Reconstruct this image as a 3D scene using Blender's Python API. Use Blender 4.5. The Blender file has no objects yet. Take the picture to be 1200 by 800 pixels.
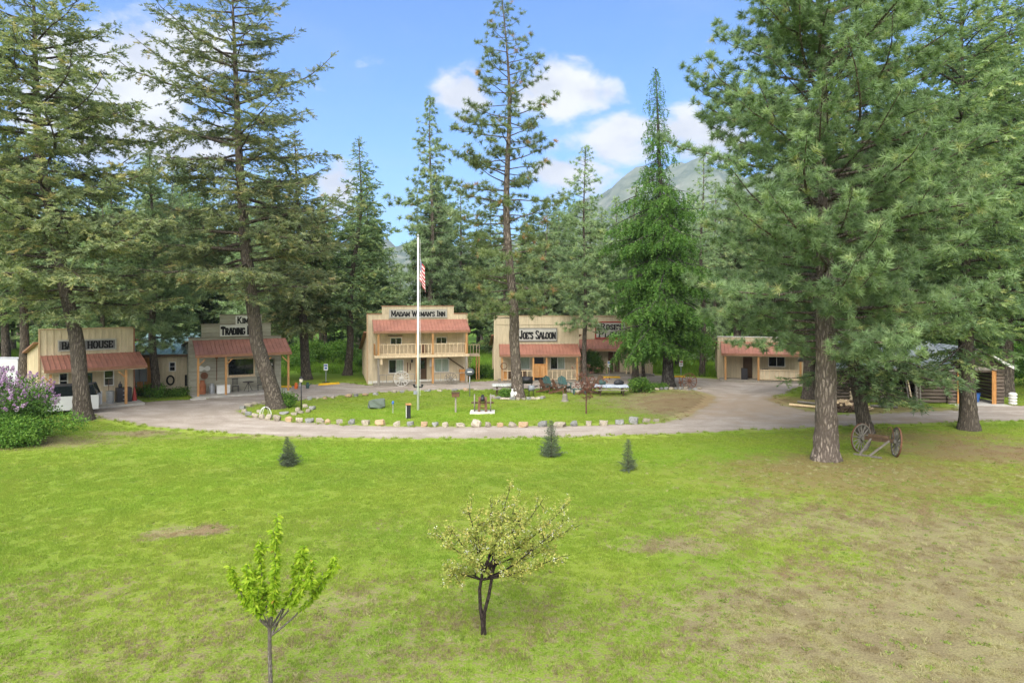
import bpy, math, random
import numpy as np
from math import radians, sin, cos, pi, atan2, hypot
from mathutils import Vector, Matrix

random.seed(7)
RNG = np.random.default_rng(11)
SC = bpy.context.scene
COL = SC.collection

# ------------------------------------------------------------------ camera, sky, sun, exposure
HORIZON, FPX, CAMZ = 352.0, 800.0, 7.0
cam = bpy.data.cameras.new('camera')
cam.lens = 24.0
cam.sensor_width = 36.0
cam.shift_y = -(400.0 - HORIZON) / 1200.0
cam.clip_start = 0.1
cam.clip_end = 30000.0
camo = bpy.data.objects.new('camera', cam)
camo.location = (0, 0, CAMZ)
camo.rotation_euler = (radians(90), 0, 0)
COL.objects.link(camo)
SC.camera = camo

SUN_ELEV, SUN_AZ = 44.0, 195.0      # azimuth of the sun, clockwise from +Y (215: behind the camera, to its left)
SKY_STRENGTH = 0.13
SUN_STRENGTH = 2.6
EXPOSURE = 1.22
SC.view_settings.view_transform = 'Standard'
SC.view_settings.look = 'None'
SC.view_settings.exposure = EXPOSURE
SC.view_settings.gamma = 1.0
SC.view_settings.use_curve_mapping = False
SC.render.engine = 'CYCLES'
SC.cycles.max_bounces = 7
SC.cycles.diffuse_bounces = 5
SC.cycles.glossy_bounces = 2
SC.cycles.transmission_bounces = 4
SC.cycles.transparent_max_bounces = 4
SC.cycles.volume_bounces = 0
SC.cycles.use_denoising = True
SC.cycles.denoising_prefilter = 'ACCURATE'

class NT:
    """tiny node-tree helper"""
    def __init__(s, tree):
        s.t = tree; s.n = tree.nodes; s.l = tree.links
    def new(s, typ, **kw):
        n = s.n.new(typ)
        for k, v in kw.items(): setattr(n, k, v)
        return n
    def link(s, a, b): s.l.new(a, b)
    def put(s, sock, v):
        if isinstance(v, bpy.types.NodeSocket): s.l.new(v, sock)
        else:
            try: sock.default_value = v
            except Exception:
                sock.default_value = tuple(v) + (1.0,)
    def math(s, op, a, b=0.0, clamp=False):
        n = s.new('ShaderNodeMath', operation=op, use_clamp=clamp)
        s.put(n.inputs[0], a); s.put(n.inputs[1], b)
        return n.outputs[0]
    def vmath(s, op, a, b=(0, 0, 0)):
        n = s.new('ShaderNodeVectorMath', operation=op)
        s.put(n.inputs[0], a); s.put(n.inputs[1], b)
        return n.outputs['Value'] if op in ('LENGTH', 'DOT_PRODUCT') else n.outputs[0]
    def mix(s, f, a, b, blend='MIX'):
        n = s.new('ShaderNodeMix', data_type='RGBA', blend_type=blend)
        s.put(n.inputs[0], f)
        for i, v in ((6, a), (7, b)):
            if isinstance(v, bpy.types.NodeSocket): s.l.new(v, n.inputs[i])
            else: n.inputs[i].default_value = tuple(v)[:3] + (1.0,)
        return n.outputs[2]
    def noise(s, vec, scale, detail=4.0, rough=0.55, dist=0.0):
        n = s.new('ShaderNodeTexNoise')
        if vec is not None: s.l.new(vec, n.inputs['Vector'])
        n.inputs['Scale'].default_value = scale; n.inputs['Detail'].default_value = detail
        n.inputs['Roughness'].default_value = rough; n.inputs['Distortion'].default_value = dist
        return n.outputs[0]
    def smooth(s, v, a, b, to0=0.0, to1=1.0):
        n = s.new('ShaderNodeMapRange', interpolation_type='SMOOTHSTEP')
        s.put(n.inputs['Value'], v)
        n.inputs['From Min'].default_value = a; n.inputs['From Max'].default_value = b
        n.inputs['To Min'].default_value = to0; n.inputs['To Max'].default_value = to1
        return n.outputs[0]
    def ramp(s, v, stops):
        n = s.new('ShaderNodeValToRGB')
        s.put(n.inputs[0], v)
        e = n.color_ramp.elements
        while len(e) < len(stops): e.new(0.5)
        for i, (p, c) in enumerate(stops):
            e[i].position = p; e[i].color = tuple(c) + (1.0,)
        return n.outputs[0]

world = bpy.data.worlds.new('World')
SC.world = world
world.use_nodes = True
w = NT(world.node_tree)
for n in list(w.n): w.n.remove(n)
sky = w.new('ShaderNodeTexSky', sky_type='NISHITA')
sky.sun_disc = False
sky.sun_elevation = radians(SUN_ELEV)
sky.sun_rotation = radians(SUN_AZ)
sky.altitude = 1000.0
sky.air_density = 1.0
sky.dust_density = 0.3
sky.ozone_density = 2.0
tc = w.new('ShaderNodeTexCoord')
dirv = w.vmath('NORMALIZE', tc.outputs['Generated'])
def sky_dir(px, py):
    v = Vector((px - 600.0, FPX, HORIZON - py)); v.normalize(); return tuple(v)
# cloud banks: (pixel direction, half widths in radians, weight); the noise below breaks them up, and goes on all round the sky
banks = [((672, 100), .075, .045, .62), ((540, 108), .055, .04, .55), ((618, 118), .06, .03, .4), ((725, 165), .075, .04, .6), ((820, 160), .09, .05, .6),
         ((660, 205), .10, .04, .5), ((205, 55), .11, .05, .60), ((140, 115), .12, .09, .72), ((215, 165), .10, .06, .62), ((110, 70), .08, .05, .6), ((398, 218), .04, .05, .6),
         ((365, 110), .05, .03, .3), ((440, 75), .05, .02, .26), ((60, 30), .08, .06, .4), ((1190, 150), .1, .06, .6), ((500, 10), .1, .02, .2)]
acc = None
for (p, a, b, wt) in banks:
    d = w.vmath('SUBTRACT', dirv, sky_dir(*p))
    d = w.vmath('MULTIPLY', d, (1 / a, 1 / a, 1 / b))
    v = w.smooth(w.vmath('LENGTH', d), 1.9, 0.0, 0.0, wt)
    acc = v if acc is None else w.math('MAXIMUM', acc, v)
cv = w.vmath('MULTIPLY', dirv, (1, 1, 1.7))
n1 = w.noise(cv, 14.0, 8.0, 0.56, 0.25)
n2 = w.noise(cv, 3.1, 5.0, 0.55, 0.1)
# fewer clouds in the north where the photograph looks, a broken cover towards the south behind the camera
sepw = w.new('ShaderNodeSeparateXYZ'); w.link(dirv, sepw.inputs[0])
cover = w.smooth(sepw.outputs['Y'], 0.7, -0.1, 0.0, 0.75)
dens = w.math('ADD', w.math('ADD', acc, cover), w.math('MULTIPLY', w.math('SUBTRACT', n2, 0.5), 0.5))
dens = w.math('ADD', dens, w.math('MULTIPLY', w.math('SUBTRACT', n1, 0.5), 0.95))
cloud = w.smooth(dens, 0.29, 0.55)
thin = w.smooth(w.noise(w.vmath('MULTIPLY', dirv, (1, 1, 3.0)), 2.6, 6.0, 0.6, 0.4), 0.45, 0.85, 0.0, 0.15)
cloud = w.math('MAXIMUM', cloud, thin)
shade = w.noise(w.vmath('ADD', cv, (0.0, 0.0, 0.035)), 9.0, 5.0, 0.55)
ccol = w.mix(w.smooth(shade, 0.35, 0.62), (2.55, 2.7, 3.05), (3.6, 3.65, 3.7))
skyc = w.mix(1.0, sky.outputs[0], (.27, .57, .90), 'MULTIPLY')
# clouds glow round the veiled sun
sunv = (sin(radians(SUN_AZ)) * cos(radians(SUN_ELEV)), cos(radians(SUN_AZ)) * cos(radians(SUN_ELEV)), sin(radians(SUN_ELEV)))
glow = w.smooth(w.vmath('DOT_PRODUCT', dirv, sunv), -0.2, 1.0, 1.0, 2.6)
gl3 = w.new('ShaderNodeCombineXYZ')
for i_ in range(3): w.link(glow, gl3.inputs[i_])
ccol = w.mix(1.0, ccol, gl3.outputs[0], 'MULTIPLY')
final = w.mix(cloud, skyc, ccol)
bg = w.new('ShaderNodeBackground'); w.link(final, bg.inputs[0]); bg.inputs[1].default_value = SKY_STRENGTH
wo = w.new('ShaderNodeOutputWorld'); w.link(bg.outputs[0], wo.inputs[0])

sun = bpy.data.lights.new('sun', 'SUN')
sun.energy = SUN_STRENGTH
sun.angle = radians(55)
sun.color = (1.0, 0.94, 0.84)
suno = bpy.data.objects.new('sun', sun)
az, el = radians(SUN_AZ), radians(SUN_ELEV)
sdir = Vector((sin(az) * cos(el), cos(az) * cos(el), sin(el)))
suno.rotation_euler = sdir.to_track_quat('Z', 'Y').to_euler()
suno.location = (0, 0, 60)
COL.objects.link(suno)

# ------------------------------------------------------------------ helpers
def G(px, py):
    Y = CAMZ * FPX / (py - HORIZON)
    return Vector(((px - 600.0) / FPX * Y, Y, 0.0))
def at(px, Y, z=0.0):
    return Vector(((px - 600.0) / FPX * Y, Y, z))
def zat(py, Y):
    return CAMZ - (py - HORIZON) / FPX * Y

def tag(o, label=None, cat=None, group=None, kind=None):
    if label: o['label'] = label
    if cat: o['category'] = cat
    if group: o['group'] = group
    if kind: o['kind'] = kind
    return o
def empty(name, loc=(0, 0, 0), rz=0.0, label=None, cat=None, group=None, parent=None):
    o = bpy.data.objects.new(name, None)
    o.empty_display_size = 0.2
    o.location = loc; o.rotation_euler = (0, 0, rz)
    COL.objects.link(o)
    if parent: o.parent = parent
    return tag(o, label, cat, group)
def link(name, me, parent=None, loc=(0, 0, 0), rot=(0, 0, 0), scale=(1, 1, 1)):
    o = bpy.data.objects.new(name, me)
    o.location = loc; o.rotation_euler = rot; o.scale = scale
    COL.objects.link(o)
    if parent: o.parent = parent
    return o
def copy_tree(o, parent=None):
    c = o.copy(); COL.objects.link(c); c.parent = parent
    for ch in o.children: copy_tree(ch, c)
    return c

class MB:
    """collects shapes into one mesh"""
    def __init__(s): s.v = []; s.f = []
    def add(s, vs, fs):
        k = len(s.v); s.v += [tuple(p) for p in vs]; s.f += [tuple(i + k for i in f) for f in fs]; return s
    def box(s, x0, x1, y0, y1, z0, z1):
        return s.add([(x0, y0, z0), (x1, y0, z0), (x1, y1, z0), (x0, y1, z0), (x0, y0, z1), (x1, y0, z1), (x1, y1, z1), (x0, y1, z1)],
                     [(0, 3, 2, 1), (4, 5, 6, 7), (0, 1, 5, 4), (1, 2, 6, 5), (2, 3, 7, 6), (3, 0, 4, 7)])
    def hexa(s, p):
        return s.add(p, [(0, 3, 2, 1), (4, 5, 6, 7), (0, 1, 5, 4), (1, 2, 6, 5), (2, 3, 7, 6), (3, 0, 4, 7)])
    def bar(s, a, b, w_, h_, up=(0, 0, 1)):
        a = Vector(a); b = Vector(b); d = (b - a).normalized(); u = Vector(up)
        x = d.cross(u)
        if x.length < 1e-4: x = d.cross(Vector((1, 0, 0)))
        x.normalize(); y = x.cross(d).normalized()
        c = [(-1, -1), (1, -1), (1, 1), (-1, 1)]
        return s.hexa([a + x * (i * w_ / 2) + y * (j * h_ / 2) for i, j in c] + [b + x * (i * w_ / 2) + y * (j * h_ / 2) for i, j in c])
    def cyl(s, a, b, r0, r1=None, n=10, cap=True):
        r1 = r0 if r1 is None else r1
        a = Vector(a); b = Vector(b); d = (b - a).normalized()
        x = d.cross(Vector((0, 0, 1)))
        if x.length < 1e-4: x = Vector((1, 0, 0))
        x.normalize(); y = d.cross(x)
        vs = []
        for c, r in ((a, r0), (b, r1)):
            for i in range(n):
                t = 2 * pi * i / n; vs.append(c + x * (cos(t) * r) + y * (sin(t) * r))
        fs = [(i, (i + 1) % n, n + (i + 1) % n, n + i) for i in range(n)]
        if cap: fs += [tuple(range(n))[::-1], tuple(range(n, 2 * n))]
        return s.add(vs, fs)
    def lathe(s, prof, n=14, c=(0, 0, 0)):
        vs = []; fs = []
        for (r, z) in prof:
            for i in range(n):
                t = 2 * pi * i / n; vs.append((c[0] + r * cos(t), c[1] + r * sin(t), c[2] + z))
        for j in range(len(prof) - 1):
            for i in range(n):
                fs.append((j * n + i, j * n + (i + 1) % n, (j + 1) * n + (i + 1) % n, (j + 1) * n + i))
        fs += [tuple(range(n))[::-1], tuple(range((len(prof) - 1) * n, len(prof) * n))]
        return s.add(vs, fs)
    def mesh(s, name, mat, smooth=False):
        me = bpy.data.meshes.new(name); me.from_pydata(s.v, [], s.f); me.update()
        if mat: me.materials.append(mat)
        if smooth: me.polygons.foreach_set('use_smooth', [True] * len(me.polygons))
        return me
    def build(s, name, mat, parent=None, smooth=False, **kw):
        return link(name, s.mesh(name, mat, smooth), parent, **kw)

_boxes = {}
def bx(name, x0, x1, y0, y1, z0, z1, mat, parent=None, rot=(0, 0, 0), bev=0.0):
    """a box object; alike boxes share their mesh"""
    d = (round(abs(x1 - x0), 3), round(abs(y1 - y0), 3), round(abs(z1 - z0), 3))
    key = d + (mat.name,)
    if key not in _boxes:
        a, b, c = d[0] / 2, d[1] / 2, d[2] / 2
        _boxes[key] = MB().box(-a, a, -b, b, -c, c).mesh(name, mat)
    return link(name, _boxes[key], parent, ((x0 + x1) / 2, (y0 + y1) / 2, (z0 + z1) / 2), rot)

def npmesh(name, V, F, mat, rnd=None, smooth=False):
    """mesh from numpy arrays: V (n,3), F (m,k) all the same k"""
    me = bpy.data.meshes.new(name)
    V = np.ascontiguousarray(V, dtype=np.float32); F = np.ascontiguousarray(F, dtype=np.int32)
    k = F.shape[1]
    me.vertices.add(len(V)); me.vertices.foreach_set('co', V.ravel())
    me.loops.add(F.size); me.loops.foreach_set('vertex_index', F.ravel())
    me.polygons.add(len(F)); me.polygons.foreach_set('loop_start', np.arange(0, F.size, k, dtype=np.int32))
    if smooth: me.polygons.foreach_set('use_smooth', np.ones(len(F), dtype=bool))
    if rnd is not None:
        at_ = me.attributes.new('rnd', 'FLOAT', 'POINT'); at_.data.foreach_set('value', np.ascontiguousarray(rnd, dtype=np.float32))
    me.update(calc_edges=True)
    me.materials.append(mat)
    return me

# ------------------------------------------------------------------ materials
MATS = {}
def pmat(name, col, rough=0.8, spec=0.3, var=0.18, scale=3.0, stretch=(1, 1, 1), bump=0.25, bscale=None, obj_var=0.12, metal=0.0, col2=None, coord='OBJ', bdist=0.02):
    """principled material with two-scale colour variation, per-object variation and fine relief"""
    m = bpy.data.materials.new(name); m.use_nodes = True
    t = NT(m.node_tree); b = t.n['Principled BSDF']
    tcn = t.new('ShaderNodeTexCoord')
    if coord == 'OBJ': vec = tcn.outputs['Object']
    else: vec = t.new('ShaderNodeNewGeometry').outputs['Position']
    vec = t.vmath('MULTIPLY', vec, stretch)
    oi = t.new('ShaderNodeObjectInfo')
    off = t.math('MULTIPLY', oi.outputs['Random'], 37.0)
    cmb = t.new('ShaderNodeCombineXYZ'); t.link(off, cmb.inputs[0]); t.link(off, cmb.inputs[1])
    vec = t.vmath('ADD', vec, cmb.outputs[0])
    f = t.math('ADD', t.math('MULTIPLY', t.noise(vec, scale, 5, 0.6), 0.65), t.math('MULTIPLY', t.noise(vec, scale * 6.3, 4, 0.6), 0.35))
    f = t.smooth(f, 0.3, 0.7)
    c = Vector(col)
    dk = tuple(c * (1 - var)) if col2 is None else col2
    lt = tuple(min(x * (1 + var), 0.95) for x in c)
    cc = t.mix(f, dk, lt)
    k = t.math('ADD', t.math('MULTIPLY', t.math('SUBTRACT', oi.outputs['Random'], 0.5), 2 * obj_var), 1.0)
    kc = t.new('ShaderNodeCombineXYZ')
    for i in range(3): t.link(k, kc.inputs[i])
    cc = t.mix(1.0, cc, kc.outputs[0], 'MULTIPLY')
    t.link(cc, b.inputs['Base Color'])
    b.inputs['Roughness'].default_value = rough
    b.inputs['Specular IOR Level'].default_value = spec
    b.inputs['Metallic'].default_value = metal
    if bump:
        bn = t.new('ShaderNodeBump'); bn.inputs['Strength'].default_value = bump; bn.inputs['Distance'].default_value = bdist
        t.link(t.noise(vec, bscale or scale * 8, 5, 0.65), bn.inputs['Height'])
        t.link(bn.outputs[0], b.inputs['Normal'])
    MATS[name] = m
    return m

M = MATS
pmat('tan_board', (.57, .48, .33), .85, .2, .17, 1.0, (5, 5, .7), .15)
pmat('tan_trim', (.50, .36, .22), .8, .2, .15, 2)
pmat('rust_trim', (.30, .15, .09), .7, .3, .2, 2)
pmat('sage_board', (.36, .345, .275), .9, .15, .2, 1.5, (.5, 1, 5), .3)
pmat('sage_trim', (.22, .19, .14), .9, .15, .2, 2)
pmat('fir_post', (.47, .25, .10), .75, .25, .28, 2.5, (3, 3, .5), .2)
pmat('pale_wood', (.66, .52, .34), .8, .2, .2, 2.5, (3, 3, .6), .2)
pmat('orange_wood', (.46, .22, .07), .75, .25, .35, 2.0, (4, 4, .5), .3)
pmat('grey_wood', (.25, .225, .185), .9, .15, .3, 3, (4, 4, .5), .4)
pmat('dark_wood', (.10, .065, .04), .85, .2, .3, 3, (4, 4, .6), .4)
pmat('log_wood', (.14, .11, .085), .9, .15, .42, 2.2, (.5, 4, 4), .5)
pmat('split_wood', (.66, .49, .29), .85, .2, .25, 4, (1, 1, 1), .4, obj_var=.3)
pmat('split_bark', (.16, .11, .075), .9, .15, .3, 6, (1, 1, 1), .6, obj_var=.3)
pmat('red_metal', (.29, .125, .085), .55, .35, .2, 1.2, (1, 1, 1), .05)
pmat('teal_metal', (.30, .44, .40), .4, .5, .15, 1.2, (1, 1, 1), .05, metal=.3)
pmat('silver_metal', (.32, .35, .37), .42, .5, .25, 1.6, (1, 1, 1), .08, metal=.5)
pmat('sign_grey', (.16, .16, .16), .8, .2, .25, 2, (1, 4, 6), .2)
pmat('sign_pale', (.42, .41, .37), .85, .2, .25, 2, (1, 4, 7), .25)
pmat('sign_white', (.66, .65, .60), .8, .2, .14, 2, (1, 4, 6), .15)
pmat('sign_red', (.33, .05, .04), .7, .3, .2, 3)
pmat('ink', (.012, .012, .013), .7, .25, .2, 4, obj_var=0)
pmat('black_metal', (.018, .018, .02), .45, .5, .3, 4, bump=.1)
pmat('black_plastic', (.025, .026, .03), .5, .4, .3, 3, bump=.05)
pmat('white_paint', (.74, .74, .72), .5, .4, .06, 2, bump=.05)
pmat('white_frame', (.70, .69, .65), .55, .4, .06, 3, bump=.0)
pmat('window_glass', (.012, .016, .018), .06, .6, .3, 1, bump=0, obj_var=0)
pmat('curtain_reflection', (.42, .44, .40), .8, .2, .25, 3, (8, 1, .4), .2)
pmat('concrete', (.44, .42, .38), .9, .2, .18, 3, bump=.3)
pmat('pale_concrete', (.62, .60, .54), .9, .2, .15, 3, bump=.3)
pmat('yellow_paint', (.70, .42, .02), .7, .3, .15, 4)
pmat('galvanised', (.36, .38, .40), .4, .5, .2, 3, bump=.05, metal=.6)
pmat('grey_box', (.25, .27, .29), .5, .4, .1, 2, bump=.03)
pmat('brown_paint', (.13, .065, .035), .65, .3, .2, 3)
pmat('teal_paint', (.045, .10, .09), .6, .3, .2, 3)
pmat('blue_plastic', (.05, .14, .40), .45, .4, .15, 3, bump=0)
pmat('orange_paint', (.75, .16, .03), .5, .4, .15, 3, bump=0)
pmat('rust_iron', (.15, .07, .04), .8, .3, .4, 6, bump=.4)
pmat('weathered', (.20, .18, .15), .9, .15, .3, 5, (3, 3, 3), .4)
pmat('wheel_pale', (.50, .48, .43), .8, .2, .2, 5)
pmat('rubber', (.02, .02, .02), .85, .2, .2, 5)
pmat('car_white', (.48, .49, .50), .25, .5, .03, 1, bump=0, obj_var=0)
pmat('chrome', (.55, .55, .56), .15, .6, .1, 2, bump=0, metal=1.0)
pmat('lamp_glass', (.55, .50, .42), .15, .6, .1, 3, bump=0)
pmat('rust_tank', (.36, .13, .06), .6, .3, .3, 4)
pmat('white_plastic', (.70, .70, .68), .45, .4, .08, 3, bump=0)
pmat('stone_grey', (.27, .27, .255), .92, .2, .38, 3.0, bump=.8, obj_var=.3, bdist=.05)
pmat('stone_pale', (.42, .37, .29), .92, .2, .34, 3.0, bump=.8, obj_var=.28, bdist=.05)
pmat('stone_orange', (.40, .24, .11), .92, .2, .35, 3.5, bump=.8, col2=(.40, .34, .26), bdist=.05)
pmat('stone_green', (.10, .135, .11), .9, .2, .45, 3.0, bump=.8, col2=(.19, .21, .18), bdist=.05)
pmat('dish_grey', (.07, .08, .09), .6, .3, .15, 3, bump=0)
pmat('wheel_wood', (.15, .14, .12), .9, .15, .35, 6, bump=.5)

def bark_mat(name, dark, light, scale=1.0, plate=1.0, bump=0.9):
    m = bpy.data.materials.new(name); m.use_nodes = True
    t = NT(m.node_tree); b = t.n['Principled BSDF']
    vec = t.new('ShaderNodeTexCoord').outputs['Object']
    v1 = t.vmath('MULTIPLY', vec, (7 * scale, 7 * scale, 1.7 * scale * plate))
    wob = t.noise(v1, 1.1, 4, 0.6)
    v2 = t.vmath('ADD', v1, t.vmath('MULTIPLY', wob, (1.6, 1.6, 1.6)))
    vo = t.new('ShaderNodeTexVoronoi', feature='DISTANCE_TO_EDGE'); t.link(v2, vo.inputs['Vector']); vo.inputs['Scale'].default_value = 1.0
    plates = t.smooth(vo.outputs['Distance'], 0.02, 0.28)
    fine = t.noise(v1, 4.0, 6, 0.7)
    big = t.noise(vec, 0.8, 3, 0.5)
    f = t.math('MULTIPLY', plates, t.smooth(fine, 0.25, 0.7))
    c = t.mix(f, dark, light)
    c = t.mix(t.smooth(big, .35, .7, 0.0, .45), c, tuple(Vector(dark) * 1.4))
    t.link(c, b.inputs['Base Color'])
    b.inputs['Roughness'].default_value = .95; b.inputs['Specular IOR Level'].default_value = .1
    bn = t.new('ShaderNodeBump'); bn.inputs['Strength'].default_value = bump; bn.inputs['Distance'].default_value = .06
    t.link(t.math('ADD', plates, t.math('MULTIPLY', fine, .6)), bn.inputs['Height']); t.link(bn.outputs[0], b.inputs['Normal'])
    M[name] = m
bark_mat('bark_pine', (.11, .088, .072), (.43, .36, .295), 1.0)
bark_mat('bark_fir', (.08, .066, .053), (.29, .245, .195), 1.5, .8)
bark_mat('bark_grey', (.05, .045, .04), (.25, .23, .20), 1.6, .8)
bark_mat('bark_sapling', (.10, .085, .07), (.30, .28, .25), 4.0, 1, .4)
bark_mat('bark_blossom', (.025, .018, .016), (.10, .08, .075), 4.0, 1, .5)
bark_mat('twig_red', (.10, .05, .04), (.30, .17, .13), 4.0, 1, .3)

def leaf_mat(name, stops, trans=0.38, rough=0.6, spec=0.25, objvar=0.16):
    """foliage: colour by the per-clump random number, part of the light passes through"""
    m = bpy.data.materials.new(name); m.use_nodes = True
    t = NT(m.node_tree); b = t.n['Principled BSDF']
    a = t.new('ShaderNodeAttribute'); a.attribute_name = 'rnd'
    c = t.ramp(a.outputs['Fac'], stops)
    oi = t.new('ShaderNodeObjectInfo')
    k = t.math('ADD', t.math('MULTIPLY', t.math('SUBTRACT', oi.outputs['Random'], 0.5), 2 * objvar), 1.0)
    kc = t.new('ShaderNodeCombineXYZ')
    for i in range(3): t.link(k, kc.inputs[i])
    c = t.mix(1.0, c, kc.outputs[0], 'MULTIPLY')
    t.link(c, b.inputs['Base Color']); b.inputs['Roughness'].default_value = rough; b.inputs['Specular IOR Level'].default_value = spec
    tr = t.new('ShaderNodeBsdfTranslucent'); t.link(t.mix(1.0, c, (1.1, 1.15, .7), 'MULTIPLY'), tr.inputs[0])
    mx = t.new('ShaderNodeMixShader'); mx.inputs[0].default_value = trans
    t.link(b.outputs[0], mx.inputs[1]); t.link(tr.outputs[0], mx.inputs[2])
    t.link(mx.outputs[0], t.n['Material Output'].inputs[0])
    M[name] = m
leaf_mat('needles_fir', [(0, (0.132, 0.176, 0.098)), (.5, (0.239, 0.294, 0.148)), (.85, (0.370, 0.389, 0.179)), (1, (0.502, 0.422, 0.212))])
leaf_mat('needles_fir_dark', [(0, (0.107, 0.165, 0.085)), (.5, (0.187, 0.279, 0.130)), (.9, (0.334, 0.413, 0.172)), (1, (0.453, 0.479, 0.204))])
leaf_mat('needles_pine', [(0, (0.130, 0.200, 0.100)), (.5, (0.229, 0.331, 0.158)), (.9, (0.348, 0.457, 0.217)), (1, (0.459, 0.476, 0.217))])
leaf_mat('needles_pine_far', [(0, (0.161, 0.237, 0.127)), (.5, (0.272, 0.374, 0.193)), (.9, (0.414, 0.518, 0.271)), (1, (0.516, 0.543, 0.258))])
leaf_mat('needles_sparse', [(0, (0.108, 0.154, 0.064)), (.5, (0.190, 0.251, 0.100)), (.88, (0.269, 0.323, 0.126)), (.965, (.45, .28, .13)), (1, (.56, .32, .15))])
leaf_mat('needles_larch', [(0, (.070, .160, .034)), (.5, (.125, .265, .050)), (1, (.21, .36, .08))], .38)
leaf_mat('needles_spruce', [(0, (.075, .105, .062)), (.5, (.13, .17, .105)), (1, (.23, .27, .18))], .2)
leaf_mat('leaf_lime', [(0, (0.198, 0.343, 0.014)), (.6, (0.396, 0.568, 0.036)), (.9, (0.554, 0.634, 0.060)), (1, (0.554, 0.330, 0.072))], .45)
leaf_mat('leaf_olive', [(0, (0.220, 0.275, 0.062)), (.6, (0.413, 0.454, 0.112)), (1, (0.550, 0.468, 0.150))], .4)
leaf_mat('petal_white', [(0, (.55, .50, .46)), (1, (.80, .78, .74))], .3)
leaf_mat('leaf_green', [(0, (.05, .12, .02)), (.5, (.11, .24, .035)), (1, (.22, .36, .06))], .35)
leaf_mat('leaf_dark', [(0, (.04, .09, .02)), (.5, (.075, .16, .03)), (1, (.14, .24, .05))], .35)
leaf_mat('lilac_bloom', [(0, (.24, .13, .27)), (.5, (.37, .23, .40)), (1, (.54, .40, .56))], .3)
leaf_mat('leaf_red', [(0, (.12, .05, .04)), (1, (.30, .14, .10))], .3)
leaf_mat('meadow_blade', [(0, (.09, .19, .02)), (.5, (.19, .34, .035)), (1, (.33, .45, .07))], .4)

# ------------------------------------------------------------------ foliage machinery
def unit(a):
    return a / np.maximum(np.linalg.norm(a, axis=-1, keepdims=True), 1e-9)
def tri_template(dirs, base, L, wd, rng):
    """thin triangles: base points, directions, lengths, widths -> (V,F)"""
    n = len(dirs)
    side = unit(np.cross(dirs, unit(rng.normal(size=(n, 3)))))
    a = base - side * (wd / 2)[:, None]; b = base + side * (wd / 2)[:, None]; c = base + dirs * L[:, None]
    V = np.stack([a, b, c], 1).reshape(-1, 3)
    return V, np.arange(3 * n).reshape(n, 3)
def tpl_tuft(n, L, wd, rng, polar=1.75, back=0.10):
    """burst of long needles round the end of a shoot, +Z forward"""
    u = rng.random(n); th = polar * np.sqrt(u); ph = rng.random(n) * 2 * pi
    d = np.stack([np.sin(th) * np.cos(ph), np.sin(th) * np.sin(ph), np.cos(th)], 1)
    base = np.zeros((n, 3)); base[:, 2] = -rng.random(n) * back
    return tri_template(d, base, L * (.75 + .5 * rng.random(n)), wd * (.7 + .6 * rng.random(n)), rng)
def tpl_spray(n, length, L, wd, rng, flat=0.45, droop=0.12):
    """flat fir spray: side shoots left and right of an axis along +Z, y is up"""
    s = np.sort(rng.random(n)); sg = np.where(np.arange(n) % 2 == 0, 1.0, -1.0)
    base = np.stack([np.zeros(n), -droop * s * s * length, s * length], 1)
    ang = .75 + .35 * rng.random(n)
    d = np.stack([sg * np.sin(ang), flat * rng.normal(size=n) - .05, np.cos(ang)], 1)
    d[-2:] = [[.1, 0, 1], [-.1, .1, 1]]
    LL = L * (1.25 - .7 * s) * (.7 + .6 * rng.random(n))
    return tri_template(unit(d), base, LL, wd * (.7 + .6 * rng.random(n)), rng)
def tpl_leaf(n, spread, L, wd, rng, hang=0.0):
    """loose bunch of two-triangle leaves"""
    V = []; F = []
    for i in range(n):
        p = rng.normal(size=3) * spread
        d = unit(rng.normal(size=3) + np.array([0, 0, .5 - hang * 2]))
        sd = unit(np.cross(d, rng.normal(size=3)))
        l = L * (.7 + .6 * rng.random()); k = wd * (.7 + .6 * rng.random()) / 2
        nrm = np.cross(d, sd) * (.12 * l)
        q = [p, p + d * l * .45 + sd * k + nrm, p + d * l, p + d * l * .45 - sd * k + nrm]
        b = len(V); V += q; F += [(b, b + 1, b + 2), (b, b + 2, b + 3)]
    return np.array(V), np.array(F)
def basis(d, up):
    x = unit(np.cross(up, d)); y = np.cross(d, x)
    return np.stack([x, y, d], 2)
def scatter(tpls, pos, fwd, scale, rng, up=None, rnd=None):
    """place the templates at pos along fwd -> V, F, rnd"""
    n = len(pos)
    if up is None: up = rng.normal(size=(n, 3))
    R = basis(unit(fwd), up)
    which = rng.integers(0, len(tpls), n)
    if rnd is None: rnd = rng.random(n)
    Vs, Fs, Rs = [], [], []; k = 0
    for i, (tv, tf) in enumerate(tpls):
        s = which == i
        if not s.any(): continue
        V = np.einsum('nij,kj->nki', R[s], tv) * scale[s][:, None, None] + pos[s][:, None, :]
        m = V.shape[0]
        F = tf[None] + (np.arange(m) * len(tv))[:, None, None] + k
        Vs.append(V.reshape(-1, 3)); Fs.append(F.reshape(-1, tf.shape[1])); Rs.append(np.repeat(rnd[s], len(tv)))
        k += m * len(tv)
    return np.concatenate(Vs), np.concatenate(Fs), np.concatenate(Rs)
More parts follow.
